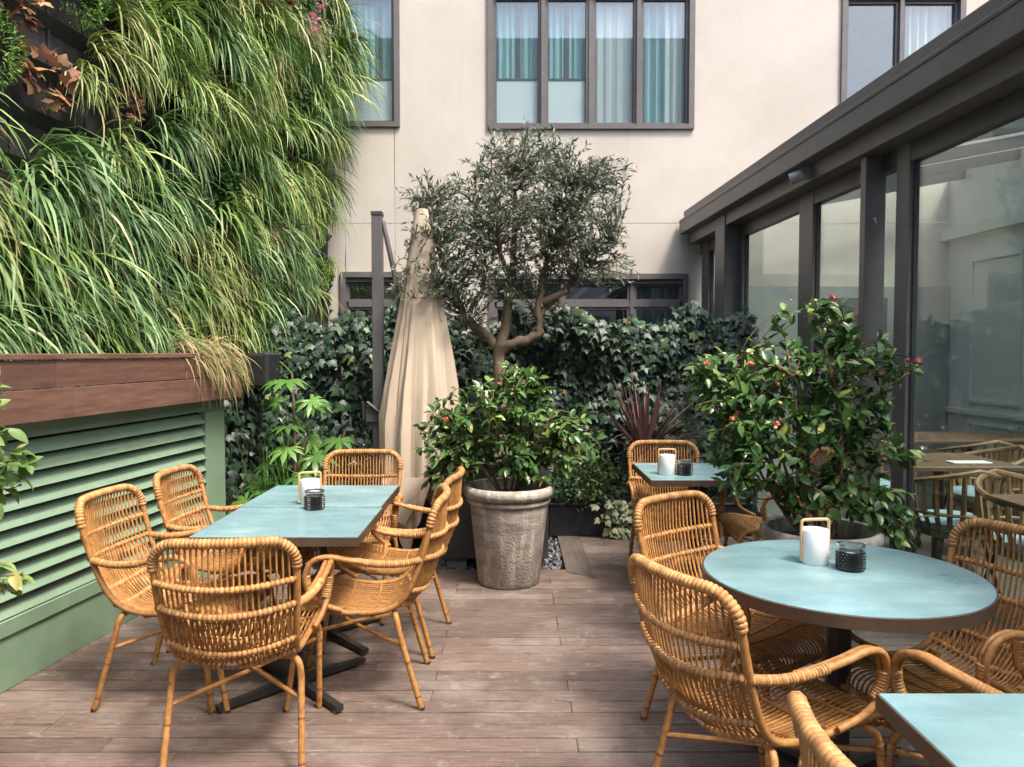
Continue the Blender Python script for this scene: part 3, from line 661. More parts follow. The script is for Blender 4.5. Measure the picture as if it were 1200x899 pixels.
def blades_mesh(name, mat, n, Lr, w, out, up, spread, droop, seed, segs=6, tipdry=0):
    """clump of arching blades; local x = away from the wall, y = along, z = up"""
    r = np.random.default_rng(seed)
    L_ = r.uniform(*Lr, n); d = np.stack([out*r.uniform(.5, 1.3, n), r.normal(0, spread, n), up*r.uniform(.3, 1.4, n)], 1); d = nrm(d)
    dead = r.random(n) < .12; dr_extra = np.where(dead, .8, 0.)
    base = np.stack([r.uniform(-.04, .03, n), r.normal(0, .06, n), r.normal(0, .05, n)], 1)
    dr = droop*r.uniform(.55, 1.5, n) + dr_extra; side = r.normal(0, .30, n) + .05
    t = np.linspace(0, 1, segs+1)
    # integrate direction under gravity so blades keep their length
    P = np.zeros((n, segs+1, 3)); P[:, 0] = base; cur = d.copy()
    T = np.zeros_like(P)
    for i in range(segs):
        T[:, i] = cur
        P[:, i+1] = P[:, i] + cur*(L_/segs)[:, None]
        cur = nrm(cur + np.stack([-.05*dr*(i > 2), side*.35/segs*3, -dr*2.4/segs*(1.25-.5*i/segs)], 1) + r.normal(0, .035, (n, 3)))
    T[:, segs] = cur
    width = w*r.uniform(.7, 1.25, n)[:, None]*np.array([.55, .9, 1, .95, .8, .5, .06][:segs+1])[None]
    sidev = nrm(np.cross(T, np.array([0.25, 0, 1.0]) + r.normal(0, .35, (n, 1, 3))))
    A = P - sidev*width[..., None]/2; B = P + sidev*width[..., None]/2
    V = np.stack([A, B], 2).reshape(-1, 3); F = []
    st = (segs+1)*2
    f1 = np.array([[2*i, 2*i+1, 2*i+3, 2*i+2] for i in range(segs)])
    F = (f1[None] + (np.arange(n)*st)[:, None, None]).reshape(-1)
    nf = n*segs
    me = bpy.data.meshes.new(name); me.vertices.add(len(V)); me.vertices.foreach_set('co', V.astype(np.float32).ravel())
    me.loops.add(len(F)); me.loops.foreach_set('vertex_index', F.astype(np.int32)); me.polygons.add(nf); me.polygons.foreach_set('loop_start', (np.arange(nf)*4).astype(np.int32))
    try: me.polygons.foreach_set('loop_total', np.full(nf, 4, np.int32))
    except Exception: pass
    me.update(calc_edges=True); me.validate(); me.materials.append(mat); me.polygons.foreach_set('use_smooth', np.ones(nf, bool)); return me
SED = [blades_mesh('sedge', M['sedge'], 82, (.30, .70), .0140, .95, .8, .60, 1.15, s) for s in (1, 2, 3, 4)]
SEDB = [blades_mesh('blue_sedge', M['sedge_blue'], 92, (.34, .72), .0145, .9, .8, .5, 1.2, s) for s in (11, 12, 13)]
SEDY = [blades_mesh('yellow_sedge', M['sedge_yellow'], 72, (.26, .58), .0115, .9, .6, .65, 1.3, s) for s in (21, 22)]
SEDD = [blades_mesh('straw_sedge', M['sedge_dry'], 170, (.28, .48), .008, 1.0, .8, .45, 1.15, s) for s in (31, 32)]
def mound(name, mat, n, rx, ry, rz, size, seed, tv=OV, tf=OF, flat=.3):
    r = np.random.default_rng(seed); d = nrm(r.normal(size=(n, 3))); d[:, 0] = np.abs(d[:, 0])
    rad = r.uniform(.55, 1, n)[:, None]**.6
    pos = d*rad*np.array([rx, ry, rz]); dirn = nrm(d + r.normal(0, .5, (n, 3)) + np.array([.2, 0, .1])); ax, ay, az = frames(dirn, nrm(r.normal(0, .5, (n, 3)) + np.array([.4, 0, .9])))
    return scatter_mesh(name, mat, tv, tf, pos, ax, ay, az, size*r.uniform(.6, 1.3, n))
MOSS = [mound('soft_mound', M['moss'], 900, .16, .26, .26, .035, s, OLV, OLF) for s in (1, 2)]
FERN = [mound('dark_fern', M['fern'], 700, .15, .24, .24, .045, s) for s in (3, 4)]
HEU = [mound('rust_heuchera', M['heuchera'], 48, .12, .16, .14, .06, s, [(x*1.7, y, z) for x, y, z in IV], IF) for s in (5, 6)]
PINK = [mound('pink_flower', M['pink'], 46, .06, .06, .09, .03, 8)]
def wallpt(y, z, out=0): return W0 + wd*y + wnl*out + np.array([0, 0, z])
GL = {'straw_sedge': 'pale straw coloured dry sedge clump on the living wall', 'sedge': 'arching green sedge clump on the living wall', 'blue_sedge': 'dark blue green sedge clump on the living wall',
      'yellow_sedge': 'yellow green sedge clump on the living wall', 'soft_mound': 'fine leaved bright green mound on the living wall',
      'dark_fern': 'dark ferny plant on the living wall', 'rust_heuchera': 'rusty broad leaved plant on the living wall'}
r = random.Random(5)
def put(meshes, key, p, s, rz=0, tilt=0):
    o = link(key, r.choice(meshes), None, tuple(p), (r.uniform(-.15, .15)+tilt, r.uniform(-.12, .12), LA + rz + r.uniform(-.5, .5)), (s, s*r.uniform(.9, 1.1), s))
    yl = float(np.dot(np.array(p) - W0, wd)); z = p[2]
    zone = ('beside the cream building, ' if yl > 4.1 else 'above the ivy, ' if yl > 2.2 else 'over the hardwood trough, ')
    zone += ('lowest rows' if z < 2.0 else 'middle rows' if z < 2.9 else 'upper rows' if z < 3.9 else 'top rows')
    return tag(o, GL[key] + ' ' + zone, 'plant', 'plants of the living wall')
ny = 22; nz = 15
for j in range(nz):
    for i in range(ny):
        y = -2.1 + i*.335 + (j % 2)*.16 + r.uniform(-.09, .09); z = 1.52 + j*.255 + r.uniform(-.08, .08)
        if y > 5.3: continue
        Y = 3.354 + .9925*y
        if z > 1.5 + 425/900*Y + .35 or y < -1.0: continue                 # above the frame
        if y > 3.9 and z < 1.85: continue
        if y < 2.2 and z < 1.72: continue
        if r.random() < .17: continue
        u = r.random()
        # dark bare patch high up near the camera
        bare = (z > 2.55 and y < 1.3 and (z-2.55) > .25*y and z < 3.6)
        if bare and u < .62:
            if r.random() < .3: put(HEU, 'rust_heuchera', wallpt(y, z, .03), r.uniform(.8, 1.2))
            continue
        if y > 3.3 and z > 3.3 and r.random() < .3: put(MOSS if r.random() < .6 else FERN, 'soft_mound' if r.random() < .6 else 'dark_fern', wallpt(y, z, .03), r.uniform(.8, 1.1)); continue
        if 4.3 < y and z < 3.1:
            if u < .42: put(MOSS, 'soft_mound', wallpt(y, z, .0), r.uniform(.7, 1.0)); continue
            if u < .62: put(FERN, 'dark_fern', wallpt(y, z, .0), r.uniform(.7, .95)); continue
            if u < .74: put(HEU, 'rust_heuchera', wallpt(y, z, .05), r.uniform(.7, 1)); continue
            if u < .85: put(SEDY, 'yellow_sedge', wallpt(y, z, .02), r.uniform(.55, .8)); continue
            continue
        if u < .045: put(SEDD, 'straw_sedge', wallpt(y, z, .0), r.uniform(.8, 1.15)); u = .05 + .93*r.random()
        if u < .36: put(SED, 'sedge', wallpt(y, z, .0), r.uniform(.85, 1.2))
        elif u < (.66 if z < 2.6 else .46): put(SEDB, 'blue_sedge', wallpt(y, z, .0), r.uniform(.85, 1.15))
        elif u < .78: put(SEDY, 'yellow_sedge', wallpt(y, z, .02), r.uniform(.8, 1.1))
        elif u < .865: put(FERN, 'dark_fern', wallpt(y, z, .0), r.uniform(.8, 1.1))
        elif u < .96: put(MOSS, 'soft_mound', wallpt(y, z, .0), r.uniform(.8, 1.1))
        else: put(HEU, 'rust_heuchera', wallpt(y, z, .05), r.uniform(.7, 1))
# clumps along the trough itself
for k in range(13):
    put(SEDB if k % 3 else SED, 'blue_sedge' if k % 3 else 'sedge', wallpt(-.85 + .22*k, 1.47 + .1*(k % 2), .08 + .08*(k % 2)), r.uniform(.75, .95))
for k, (y, o_, s) in enumerate(((1.55, .40, .95), (1.85, .42, 1.0), (1.72, .22, 1.1))):
    o = link('straw_sedge', SEDD[k % 2], None, tuple(wallpt(y, 1.46, o_)), (0, 0, LA + r.uniform(-.3, .3)), (s, s, s))
    tag(o, 'straw tipped sedge spilling over the far end of the hardwood trough', 'plant', 'plants of the living wall')
for y, z, o_, sc_ in ((4.75, 4.15, .10, 1.1), (4.98, 4.35, .12, 1.15), (5.08, 4.7, .12, 1.1), (5.1, 5.05, .12, 1.1), (4.9, 5.2, .1, 1.0), (5.15, 4.5, .2, 1.0), (5.2, 4.85, .2, 1.0), (5.05, 3.35, .05, .85), (5.2, 2.95, .05, .7), (5.18, 2.45, .05, .6), (4.9, 3.75, .1, .9)):
    put(SED if z > 3.6 else SEDY, 'sedge' if z > 3.6 else 'yellow_sedge', wallpt(y, z, o_), sc_, rz=-.25)
for y, z in ((4.05, 4.78), (3.9, 4.5)):
    pf = thing('pink_flower', 'pink flower spike among the high sedge of the living wall', 'flower', tuple(wallpt(y, z, .38)), 0, 'pink flowers high on the living wall')
    tag(link('petals', PINK[0], pf, None, None, (1.2, 1.2, 1.2)), kind='stuff'); MB().tube([(0, 0, .1), (-.1, .02, .05), (-.3, .03, -.15)], .003, 4).build('stem', M['moss'], pf)
# ------------------------------------------------------------------ ivy hedge
hedge = thing('ivy_hedge', 'dark green ivy covered screen hedge in front of the cream building', 'hedge', (0, 6.55, 0))
NI = 15000
hx = rng.uniform(-2.05, 2.03, NI); top = 1.80 + .06*np.sin(hx*5) + .05*np.sin(hx*13+1) + .03*(hx < -.8)
hz = .05 + (top-.05)*rng.random(NI)**.92 + rng.normal(0, .02, NI)
lump = .11*np.sin(hx*4.1+hz*3) + .09*np.sin(hz*7.3+hx*2) + .07*np.sin(hx*11-hz*8)
hyy = -.10 - lump*.6 + rng.exponential(.085, NI) - .04
keep = ~((hx < -1.05) & (rng.random(NI) < .35))
hx, hz, hyy = hx[keep], hz[keep], hyy[keep]; NI = len(hx)
pos = np.stack([hx, hyy, hz], 1)
dirn = np.stack([rng.normal(0, .6, NI), -.35 + rng.normal(0, .25, NI), -.85 + rng.normal(0, .4, NI)], 1)
fac = np.stack([rng.normal(0, .45, NI), -1 + rng.normal(0, .3, NI), .75 + rng.normal(0, .45, NI)], 1)
ax, ay, az = frames(dirn, fac)
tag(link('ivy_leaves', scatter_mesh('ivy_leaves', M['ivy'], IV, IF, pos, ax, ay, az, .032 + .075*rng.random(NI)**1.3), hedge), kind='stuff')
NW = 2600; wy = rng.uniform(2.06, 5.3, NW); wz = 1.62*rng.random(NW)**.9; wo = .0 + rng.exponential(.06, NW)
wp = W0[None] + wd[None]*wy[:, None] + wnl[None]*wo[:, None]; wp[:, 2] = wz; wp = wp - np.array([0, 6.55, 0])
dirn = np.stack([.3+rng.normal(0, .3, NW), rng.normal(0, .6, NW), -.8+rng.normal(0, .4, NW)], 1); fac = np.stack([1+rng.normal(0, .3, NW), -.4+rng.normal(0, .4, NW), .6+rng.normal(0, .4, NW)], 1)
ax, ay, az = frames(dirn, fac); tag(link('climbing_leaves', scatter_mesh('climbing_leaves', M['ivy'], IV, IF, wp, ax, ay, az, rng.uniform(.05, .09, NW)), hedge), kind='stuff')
for x in np.arange(-2.0, 2.1, .5): MB().tube([(x, .12, -.06), (x, .12, 1.72)], .018, 6).build('trellis_post', M['iron'], hedge)
for z in (.3, .8, 1.3, 1.7): MB().tube([(-2.0, .135, z), (2.0, .135, z)], .008, 5).build('trellis_wire', M['iron'], hedge)
for k in range(26):
    x = rng.uniform(-1.95, 1.95); p = [(x + .12*math.sin(k+z*4), .05 + .03*math.sin(z*9+k), z) for z in np.linspace(0, 1.55, 8)]
    MB().tube(smoothpath(p, 3), .008, 5).build('ivy_stem', M['twig'], hedge)

# ------------------------------------------------------------------ shrubs, tree, pots
def sample_ellipsoids(ells, n, r_):
    """points in a union of (cx,cy,cz,rx,ry,rz,weight)"""
    w = np.array([e[6] for e in ells], float); w /= w.sum(); idx = r_.choice(len(ells), n, p=w); E = np.array([e[:6] for e in ells])[idx]
    d = nrm(r_.normal(size=(n, 3)))*(r_.random(n)**.42)[:, None]
    return E[:, :3] + d*E[:, 3:6]
def twig_path(p0, p1, lift, r_, n=6, wob=.02):
    p0, p1 = np.array(p0, float), np.array(p1, float); m = p0*.55 + p1*.45 + np.array([0, 0, lift*np.linalg.norm(p1-p0)]) + r_.normal(0, wob, 3)
    t = np.linspace(0, 1, n)[:, None]
    return (1-t)**2*p0 + 2*t*(1-t)*m + t*t*p1
def leafy_shrub(root, ells, stems_base, n_tips, leaf_len, seed, leaf_mat, single_mat, n_single, buds, limb_pts=None, per=(6, 10), stem_r=.011):
    r_ = np.random.default_rng(seed)
    tips = sample_ellipsoids(ells, n_tips, r_)
    # main stems
    nodes = []; stems = []
    for b0, b1 in stems_base:
        p = twig_path(b0, b1, .08, r_, 9, .05); MB().tube(smoothpath(p, 2), list(np.linspace(stem_r, stem_r*.35, (len(p)-1)*2+1)), 6).build('stem', M['twig'], root, True)
        nodes += list(p[3:])
    nodes = np.array(nodes); tw = MB(); LP = []; LD = []
    for tp in tips:
        d = np.linalg.norm(nodes - tp, axis=1) + .5*np.maximum(0, nodes[:, 2] - tp[2]); nb = nodes[np.argmin(d)]
        p = twig_path(nb, tp, .12, r_, 5, .03); tw.tube([tuple(q) for q in p], [.004, .0035, .003, .0025, .0015], 4, cap=False)
        dirt = nrm(p[-1]-p[-2])
        for k in range(r_.integers(*per)):
            t = 1 - .75*r_.random()**1.7; i = min(3, int(t*4)); q = p[i] + (p[i+1]-p[i])*(t*4-i)
            LP.append(q); LD.append(nrm(dirt*.55 + nrm(r_.normal(size=3))*.9 + np.array([0, 0, -.15])))
    tag(tw.build('twigs', M['twig'], root), kind='stuff')
    LP = np.array(LP); LD = np.array(LD); n = len(LP)
    ax, ay, az = frames(LD, nrm(np.stack([r_.normal(0, .35, n), -.35 + r_.normal(0, .35, n), 1 + r_.normal(0, .3, n)], 1)))
    sc = leaf_len*r_.uniform(.65, 1.2, n)
    wloc = np.array(root.location); order = np.argsort(LP[:, 1] - .6*np.abs(0))  # those towards the deck come first
    near = order[:n_single]; rest = order[n_single:]
    one = [tv_mesh('leaf', *ovate(.25, .10, .16), single_mat), tv_mesh('leaf', *ovate(.28, .06, .28), single_mat), tv_mesh('leaf', *ovate(.23, .13, .08), single_mat)]
    for i in near:
        o = link('leaf', one[i % 3], root); o.matrix_local = frame_matrix(LP[i], ax[i], ay[i], az[i], sc[i])
    tag(link('foliage', scatter_mesh('foliage', leaf_mat, OV, OF, LP[rest], ax[rest], ay[rest], az[rest], sc[rest]), root), kind='stuff')
    for mat, cnt, sz in buds:
        mb = MB(); mb.lathe([(.004, 0), (.42, .3), (.5, .65), (.36, 1.0), (.1, 1.25)], 7)
        if mat == 'bud_red':
            for q_ in range(9):
                a_ = q_*2.4; tl = .35 + .075*q_; c_, s__ = math.cos(a_), math.sin(a_)
                for (vx_, vy_, vz_) in OV:
                    rr_ = vy_*1.05; n_ = vx_*1.5; zt = .15 + rr_*(.35+tl*.8) + vz_
                    mb.v.append(((rr_*c_*(1.1-tl*.5)) - n_*s__, (rr_*s__*(1.1-tl*.5)) + n_*c_, zt))
                o0 = len(mb.v) - len(OV); mb.f += [tuple(o0+i_ for i_ in f_) for f_ in OF]
        me = mb.mesh('flower_bud', M[mat], True)
        for k in range(cnt):
            i = r_.integers(len(tips)); tp = tips[i]
            cand = tips[r_.integers(len(tips), size=7)]; tp = cand[np.argmin(cand[:, 1] - .5*cand[:, 2] + .15*r_.normal(size=7))]
            s_ = sz*r_.uniform(.7, 1.2); o = link('flower_bud', me, root, tuple(tp + r_.normal(0, .01, 3) + np.array([0, -.03, .012])), (r_.uniform(-1, 1), r_.uniform(-1, 1), 0), (s_, s_, s_))
    return tips
# terracotta pot with camellia
def pot(loc, label, s=1.0):
    t = thing('terracotta_pot', label, 'pot', loc)
    MB().lathe([(.19*s,0),(.2*s,.012*s),(.255*s,.53*s),(.268*s,.53*s),(.274*s,.545*s),(.268*s,.558*s),(.262*s,.562*s),(.288*s,.572*s),(.298*s,.60*s),(.294*s,.628*s),(.276*s,.64*s),(.258*s,.634*s),(.25*s,.60*s),(.245*s,.55*s)], 56, cap1=False).build('body', M['pot'], t, True)
    MB().lathe([(.247*s,.56*s),(.12*s,.575*s),(.0,.58*s)], 40, cap0=True, cap1=False).build('soil', M['soil'], t, True)
    return t
pot((-.02, 4.96, 0), 'weathered terracotta pot standing on the deck by the gravel bed')
c1 = thing('camellia_shrub', 'glossy green camellia in the weathered pot below the olive tree', 'shrub', (-.02, 4.96, .57))
leafy_shrub(c1, [(-.05,0,.45,.42,.34,.36,3), (.38,.02,.36,.26,.22,.20,1.2), (-.42,-.02,.36,.18,.22,.28,1.1), (.02,0,.72,.26,.2,.16,.7), (-.45,-.05,.12,.1,.12,.12,.35), (.15,-.1,.2,.3,.25,.12,.6)],
            [((math.cos(a)*.05, math.sin(a)*.05, 0), (math.cos(a)*.3+.05*random.uniform(-1, 1), math.sin(a)*.2, .55+.12*math.sin(a*3))) for a in np.linspace(0, 5.6, 9)],
            340, .066, 41, M['camellia'], M['camellia_one'], 290, (('bud_red', 4, .027), ('bud_yellow', 8, .013)), per=(6, 10))
pot((1.54, 3.80, 0), 'large terracotta pot behind the round table', .98)
c2 = thing('camellia_shrub', 'tall camellia with coral buds beside the glazed pavilion', 'shrub', (1.54, 3.80, .56))
leafy_shrub(c2, [(-.20,0,.60,.42,.36,.34,3), (-.02,0,.95,.32,.28,.24,1.6), (-.46,-.02,.74,.22,.22,.2,1.0), (.22,.0,.55,.26,.24,.28,1.2), (-.36,-.05,.38,.26,.22,.16,1.0), (.36,-.08,.12,.13,.12,.16,.4), (.0,0,1.17,.09,.1,.07,.25), (.36,-.02,.82,.12,.15,.1,.35), (0,-.08,.25,.3,.22,.14,1.0), (-.6,-.03,.85,.1,.1,.08,.3), (.5,0,.46,.1,.1,.08,.25)],
            [((math.cos(a)*.07, math.sin(a)*.07, 0), (math.cos(a)*.32-.10+.06*random.uniform(-1, 1), math.sin(a)*.22, .78+.14*math.sin(a*3))) for a in np.linspace(.3, 5.9, 8)],
            390, .067, 42, M['camellia'], M['camellia_one'], 290, (('bud_red', 24, .022), ('bud_yellow', 40, .015)), per=(6, 10), stem_r=.011)
# foreground shrub at the frame's left edge, rooted in a small pot on the deck
pot((-2.02, 2.25, 0), 'terracotta pot against the green louvred screen', .8)
c3 = thing('camellia_shrub', 'light green leafy branches reaching out beside the green louvres', 'shrub', (-2.02, 2.25, .46))
leafy_shrub(c3, [(.46,.0,.86,.10,.12,.13,1.3), (.50,0,.66,.10,.12,.09,1.0), (.48,0,.38,.08,.1,.06,.6), (.04,0,.6,.26,.3,.45,1.6)],
            [((math.cos(a)*.04, math.sin(a)*.04, 0), (.12+math.cos(a)*.22, math.sin(a)*.2, .75)) for a in np.linspace(0, 5.6, 6)] + [((0, 0, 0), (.38, 0, .7)), ((0, 0, 0), (.36, 0, .34))],
            85, .058, 43, leafmat('pale_foliage', [(0, (.09, .19, .04)), (.6, (.17, .29, .07)), (.9, (.26, .36, .10)), (1, (.45, .36, .13))], .45, .3), leafmat('pale_leaf', [(0, (.09, .19, .04)), (.6, (.17, .29, .07)), (.9, (.26, .36, .10)), (1, (.45, .36, .13))], .45, .3, byobj=True), 120, (('bud_yellow', 6, .010),), per=(5, 8))

# olive tree in a charcoal planter box
bx = thing('planter_box', 'charcoal metal planter box on blocks behind the terracotta pot', 'planter', (-.12, 5.69, 0))
MB().box(-.375,.375,-.375,.375,.05,.70,.004).build('box', M['planter_grey'], bx)
MB().box(-.35,.35,-.35,.35,.7,.708).build('soil', M['soil'], bx)
for sx in (-1, 1):
    for sy in (-1, 1): MB().box(sx*.27-.07, sx*.27+.07, sy*.27-.07, sy*.27+.07, -.05, .0505).build('block', M['concrete'], bx)
tree = thing('olive_tree', 'grey green olive tree with forked trunk growing from the charcoal planter box', 'tree', (-.10, 5.66, .70))
ro = np.random.default_rng(77)
limbs = [
  [(0,0,0),(.01,0,.35),(.0,0,.62),(.02,0,.84)],
  [(.02,0,.80),(-.10,.02,.93),(-.24,.0,1.06),(-.36,-.05,1.32),(-.45,-.05,1.62),(-.52,0,1.95)],
  [(.02,0,.82),(.06,.03,1.05),(.10,.06,1.35),(.12,.08,1.7),(.13,.05,2.1)],
  [(.03,0,.82),(.16,-.02,.88),(.30,-.03,.94),(.29,-.02,1.12),(.34,.0,1.4),(.46,.03,1.75),(.52,.02,2.05)],
  [(.29,-.02,1.05),(.42,.05,1.2),(.64,.08,1.42),(.86,.05,1.6)],
  [(-.24,0,1.06),(-.12,.1,1.3),(-.12,.18,1.65),(-.18,.2,2.05)],
  [(-.36,-.05,1.32),(-.56,-.1,1.42),(-.72,-.14,1.48)],
  [(.10,.06,1.3),(.02,-.12,1.5),(-.02,-.2,1.85),(-.05,-.2,2.2)],
]
rad0 = [.062, .042, .045, .040, .022, .022, .016, .022]
tk = None; nodes = []
for i, (lp, r0) in enumerate(zip(limbs, rad0)):
    p = smoothpath(lp, 5); n = len(p)
    p = [q + Vector(ro.normal(0, .006, 3)) for q in p]
    rr = list(np.linspace(r0, r0*(.72 if i == 0 else .22), n)); 
    if i == 0: rr[0] = .085; rr[1] = .075
    mb = MB().tube(p, [x*(1+.10*ro.normal()) if i < 4 else x for x in rr], 9)
    o = mb.build('trunk' if i == 0 else 'limb', M['bark'], tree, True)
    if i: nodes += [np.array(q) for q in p[n//3:]]
MB().tube([(.32,-.02,1.16),(.42,-.05,1.20),(.50,-.06,1.24)], [.026,.024,.022], 8).build('cut_stub', M['bark'], tree, True)
nodes = np.array(nodes)
ells = [(.20,0,1.70,.62,.5,.52,3.2), (.52,0,1.80,.44,.4,.42,1.5), (-.32,-.02,1.62,.36,.36,.42,1.5), (.66,0,1.45,.32,.3,.26,1.0), (-.46,-.1,1.25,.30,.25,.18,.8), (-.22,-.05,1.1,.2,.2,.22,.35), (.2,0,1.2,.35,.3,.16,.35), (.15,0,2.14,.42,.3,.18,1.1), (.72,0,2.02,.22,.2,.12,.5), (-.5,0,1.86,.16,.15,.15,.35)]
tips = sample_ellipsoids(ells, 1050, ro); tw = MB(); LP = []; LD = []
for tp in tips:
    d = np.linalg.norm(nodes-tp, axis=1) + .6*np.maximum(0, nodes[:, 2]-tp[2]+.05); nb = nodes[np.argmin(d)]
    ext = nrm(tp-nb)*.10 + np.array([0, 0, .05])
    p = twig_path(nb, tp+ext, .10, ro, 7, .03); tw.tube([tuple(q) for q in p], list(np.linspace(.0042, .001, 7)), 4, cap=False)
    LT = np.linalg.norm(np.diff(p, axis=0), axis=1).sum(); m = int(min(24, max(13, LT/.0145)))
    for k in range(m):
        t = 1 - (.9*k/m)*min(1, .40/max(.05, LT)); f = t*6; i = min(5, int(f)); q = p[i]+(p[i+1]-p[i])*(f-i); tg = nrm(p[i+1]-p[i])
        LP.append(q); LD.append(nrm(tg*.8 + nrm(ro.normal(size=3))*.8 + np.array([0, 0, .05])))
tag(tw.build('twigs', M['twig'], tree), kind='stuff')
LP = np.array(LP); LD = np.array(LD); n = len(LP)
ax, ay, az = frames(LD, nrm(ro.normal(0, .7, (n, 3)) + np.array([0, -.2, .8])))
tag(link('crown', scatter_mesh('crown', M['olive'], OLV, OLF, LP, ax, ay, az, ro.uniform(.038, .064, n)), tree), kind='stuff')

# ------------------------------------------------------------------ cantilever parasol, folded
um = thing('parasol', 'closed beige cantilever parasol on a grey post', 'parasol', (-.995, 5.72, 0))
MB().box(-.038, .038, -.04, .04, .05, 2.50, .004).build('post', M['pole'], um)
MB().box(-.042, .042, -.044, .044, 2.501, 2.53, .003).build('post_cap', M['frame_dark'], um)
MB().tube([(.04,-.0,2.46),(.09,-.01,2.24),(.14,-.02,2.0),(.16,-.03,1.8)], .02, 6).build('strut', M['pole'], um)
MB().box(-.085, .075, -.075, -.042, .98, 1.10, .003).build('slider', M['frame_dark'], um)
MB().tube([(-.07,-.09,1.13),(.10,-.09,.99)], .012, 6).tube([(-.1,-.07,1.0),(-.1,-.1,1.13)], .01, 6).build('crank_handle', M['frame_dark'], um)
MB().box(-.42, .42, -.42, .42, -.04, .055, .01).build('base_plate', M['iron'], um)
def folded_canopy():
    mb = MB(); nt_, na = 46, 120; cx, cy = .345, -.16
    for i in range(nt_+1):
        t = i/nt_; z = 2.52 - 2.08*t
        base = .042 + .193*min(1, t*1.35)**.9*(1-.22*max(0, t-.62)/.38)
        for k in range(na):
            a = 2*math.pi*k/na; amp = .36*min(1, t*1.9)
            fold = amp*(.75*(2*abs(math.sin(4.5*a + .8*math.sin(3*a) + .5*t))-1) + .5*(2*abs(math.sin(7*a - 1.1*t + .4*math.sin(2*a) + .7))-1) + .2*math.sin(23*a+3*t))*(.45 + .65*t)
            rad = base*(1 + fold*.62)
            hem = 0
            if t > .66: hem = (t-.66)/.34*(.20*math.sin(2*a+2.2) + .14*math.sin(5*a+.7) + .05*math.sin(11*a))
            ff = .05*math.sin(7*t+2*a)*t
            mb.v.append((cx - .045*t + rad*math.cos(a)*1.08 + .02*math.sin(3*t), cy + rad*.78*math.sin(a), z + hem + ff*.2))
    for i in range(nt_):
        for k in range(na):
            k2 = (k+1) % na; mb.f.append((i*na+k, (i+1)*na+k, (i+1)*na+k2, i*na+k2))
    mb.f.append(tuple(range(na)))
    return mb
cn = folded_canopy().build('canopy', M['canvas'], um, True)
fl = MB()
for i in range(15):                      # loose corner flap hanging from the hem
    for j in range(9):
        u, w_ = i/14, j/8; fl.v.append((.08+.30*w_*(1-.35*u) + .02*math.sin(7*w_+3*u), -.36 - .03*math.sin(9*w_+4*u)-.03*u, .62 - .36*u*(1-.7*abs(w_-.75))))
for i in range(14):
    for j in range(8): a = i*9+j; fl.f.append((a, a+1, a+10, a+9))
fl.build('canopy_flap', M['canvas'], um, True)
MB().tube([(.345,-.16,2.50),(.345,-.16,2.56)], .022, 10).build('finial', M['frame_dark'], um)

# ------------------------------------------------------------------ bed plants
def fatsia(loc, label, seed, n=36, h=1.36):
    t = thing('fatsia_plant', label, 'plant', loc); r_ = np.random.default_rng(seed)
    st = [[(0,0,0),(-.03,0,.3),(.05,-.02,.62),(.03,0,h)], [(0,0,0),(.1,-.03,.25),(.06,-.04,.55),(.14,-.05,.9)], [(0,0,0),(-.1,-.04,.2),(-.16,-.06,.45)]]
    nodes = []
    for s in st:
        p = smoothpath(s, 5); MB().tube(p, list(np.linspace(.02, .009, len(p))), 7).build('stem', M['twig'], t, True); nodes += [np.array(q) for q in p[4:]]
    fv, ff = fatsia_template(); fm = [tv_mesh('leaf', fv, ff, M['fatsia'])]
    for k in range(n):
        q = nodes[r_.integers(len(nodes))]; a = r_.uniform(0, 2*math.pi); d = np.array([math.cos(a), math.sin(a)-.35, r_.uniform(.1, .7)]); d = nrm(d); L_ = r_.uniform(.10, .24)
        e_ = q + d*L_; mid = q + d*L_*.5 + np.array([0, 0, .03])
        lf = link('leaf', fm[0], t); ld = nrm(np.array([d[0], d[1]-.2, -.25 + r_.normal(0, .2)])); x_, y_, z_ = frames(ld[None], nrm(np.array([[.3*d[0], -.5, 1.0]])))
        lf.matrix_local = frame_matrix(e_, x_[0], y_[0], z_[0], r_.uniform(.14, .22))
        MB().tube([tuple(q), tuple(mid), tuple(e_)], .0035, 4, cap=False).build('petiole', M['moss'], t)
    return t
fatsia((-1.64, 5.62, -.02), 'bright green fatsia with big lobed leaves beside the louvred screen', 3)
fatsia((-1.42, 5.9, -.02), 'low lobed leaved fatsia seedling at the foot of the ivy', 9, 12, .5)
def strap_plant(name, label, loc, n, Lr, w, mat, seed, up=(.3, 1.2), h0=.0, droop=.5, cat='plant', trunk=None):
    t = thing(name, label, cat, loc); r_ = np.random.default_rng(seed)
    if trunk: MB().tube([(0,0,0),(.01,0,trunk*.5),(0,0,trunk)], [.03,.024,.022], 8).build('trunk', M['twig'], t, True)
    for k in range(n):
        a = r_.uniform(0, 2*math.pi); u = r_.uniform(*up); d = Vector((math.cos(a), math.sin(a), u)).normalized(); L_ = r_.uniform(*Lr)
        p = Vector((d.x*.02, d.y*.02, h0 + r_.uniform(-.06, .04))); side = Vector((-math.sin(a), math.cos(a), 0)); mb = MB(); segs = 6
        dr = droop*r_.uniform(.3, 1.3)*(1.25-.8*u)
        for i in range(segs+1):
            ww = w*[.5, .85, 1, .9, .7, .42, .04][i]; up_ = d.cross(side).normalized()
            mb.v += [tuple(p-side*ww/2+up_*ww*.15), tuple(p), tuple(p+side*ww/2+up_*ww*.15)]
            p = p + d*(L_/segs); d = (d + Vector((0, 0, -dr/segs*1.6))).normalized()
        for i in range(segs): q = i*3; mb.f += [(q, q+1, q+4, q+3), (q+1, q+2, q+5, q+4)]
        mb.build('blade', M[mat], t, True)
    return t
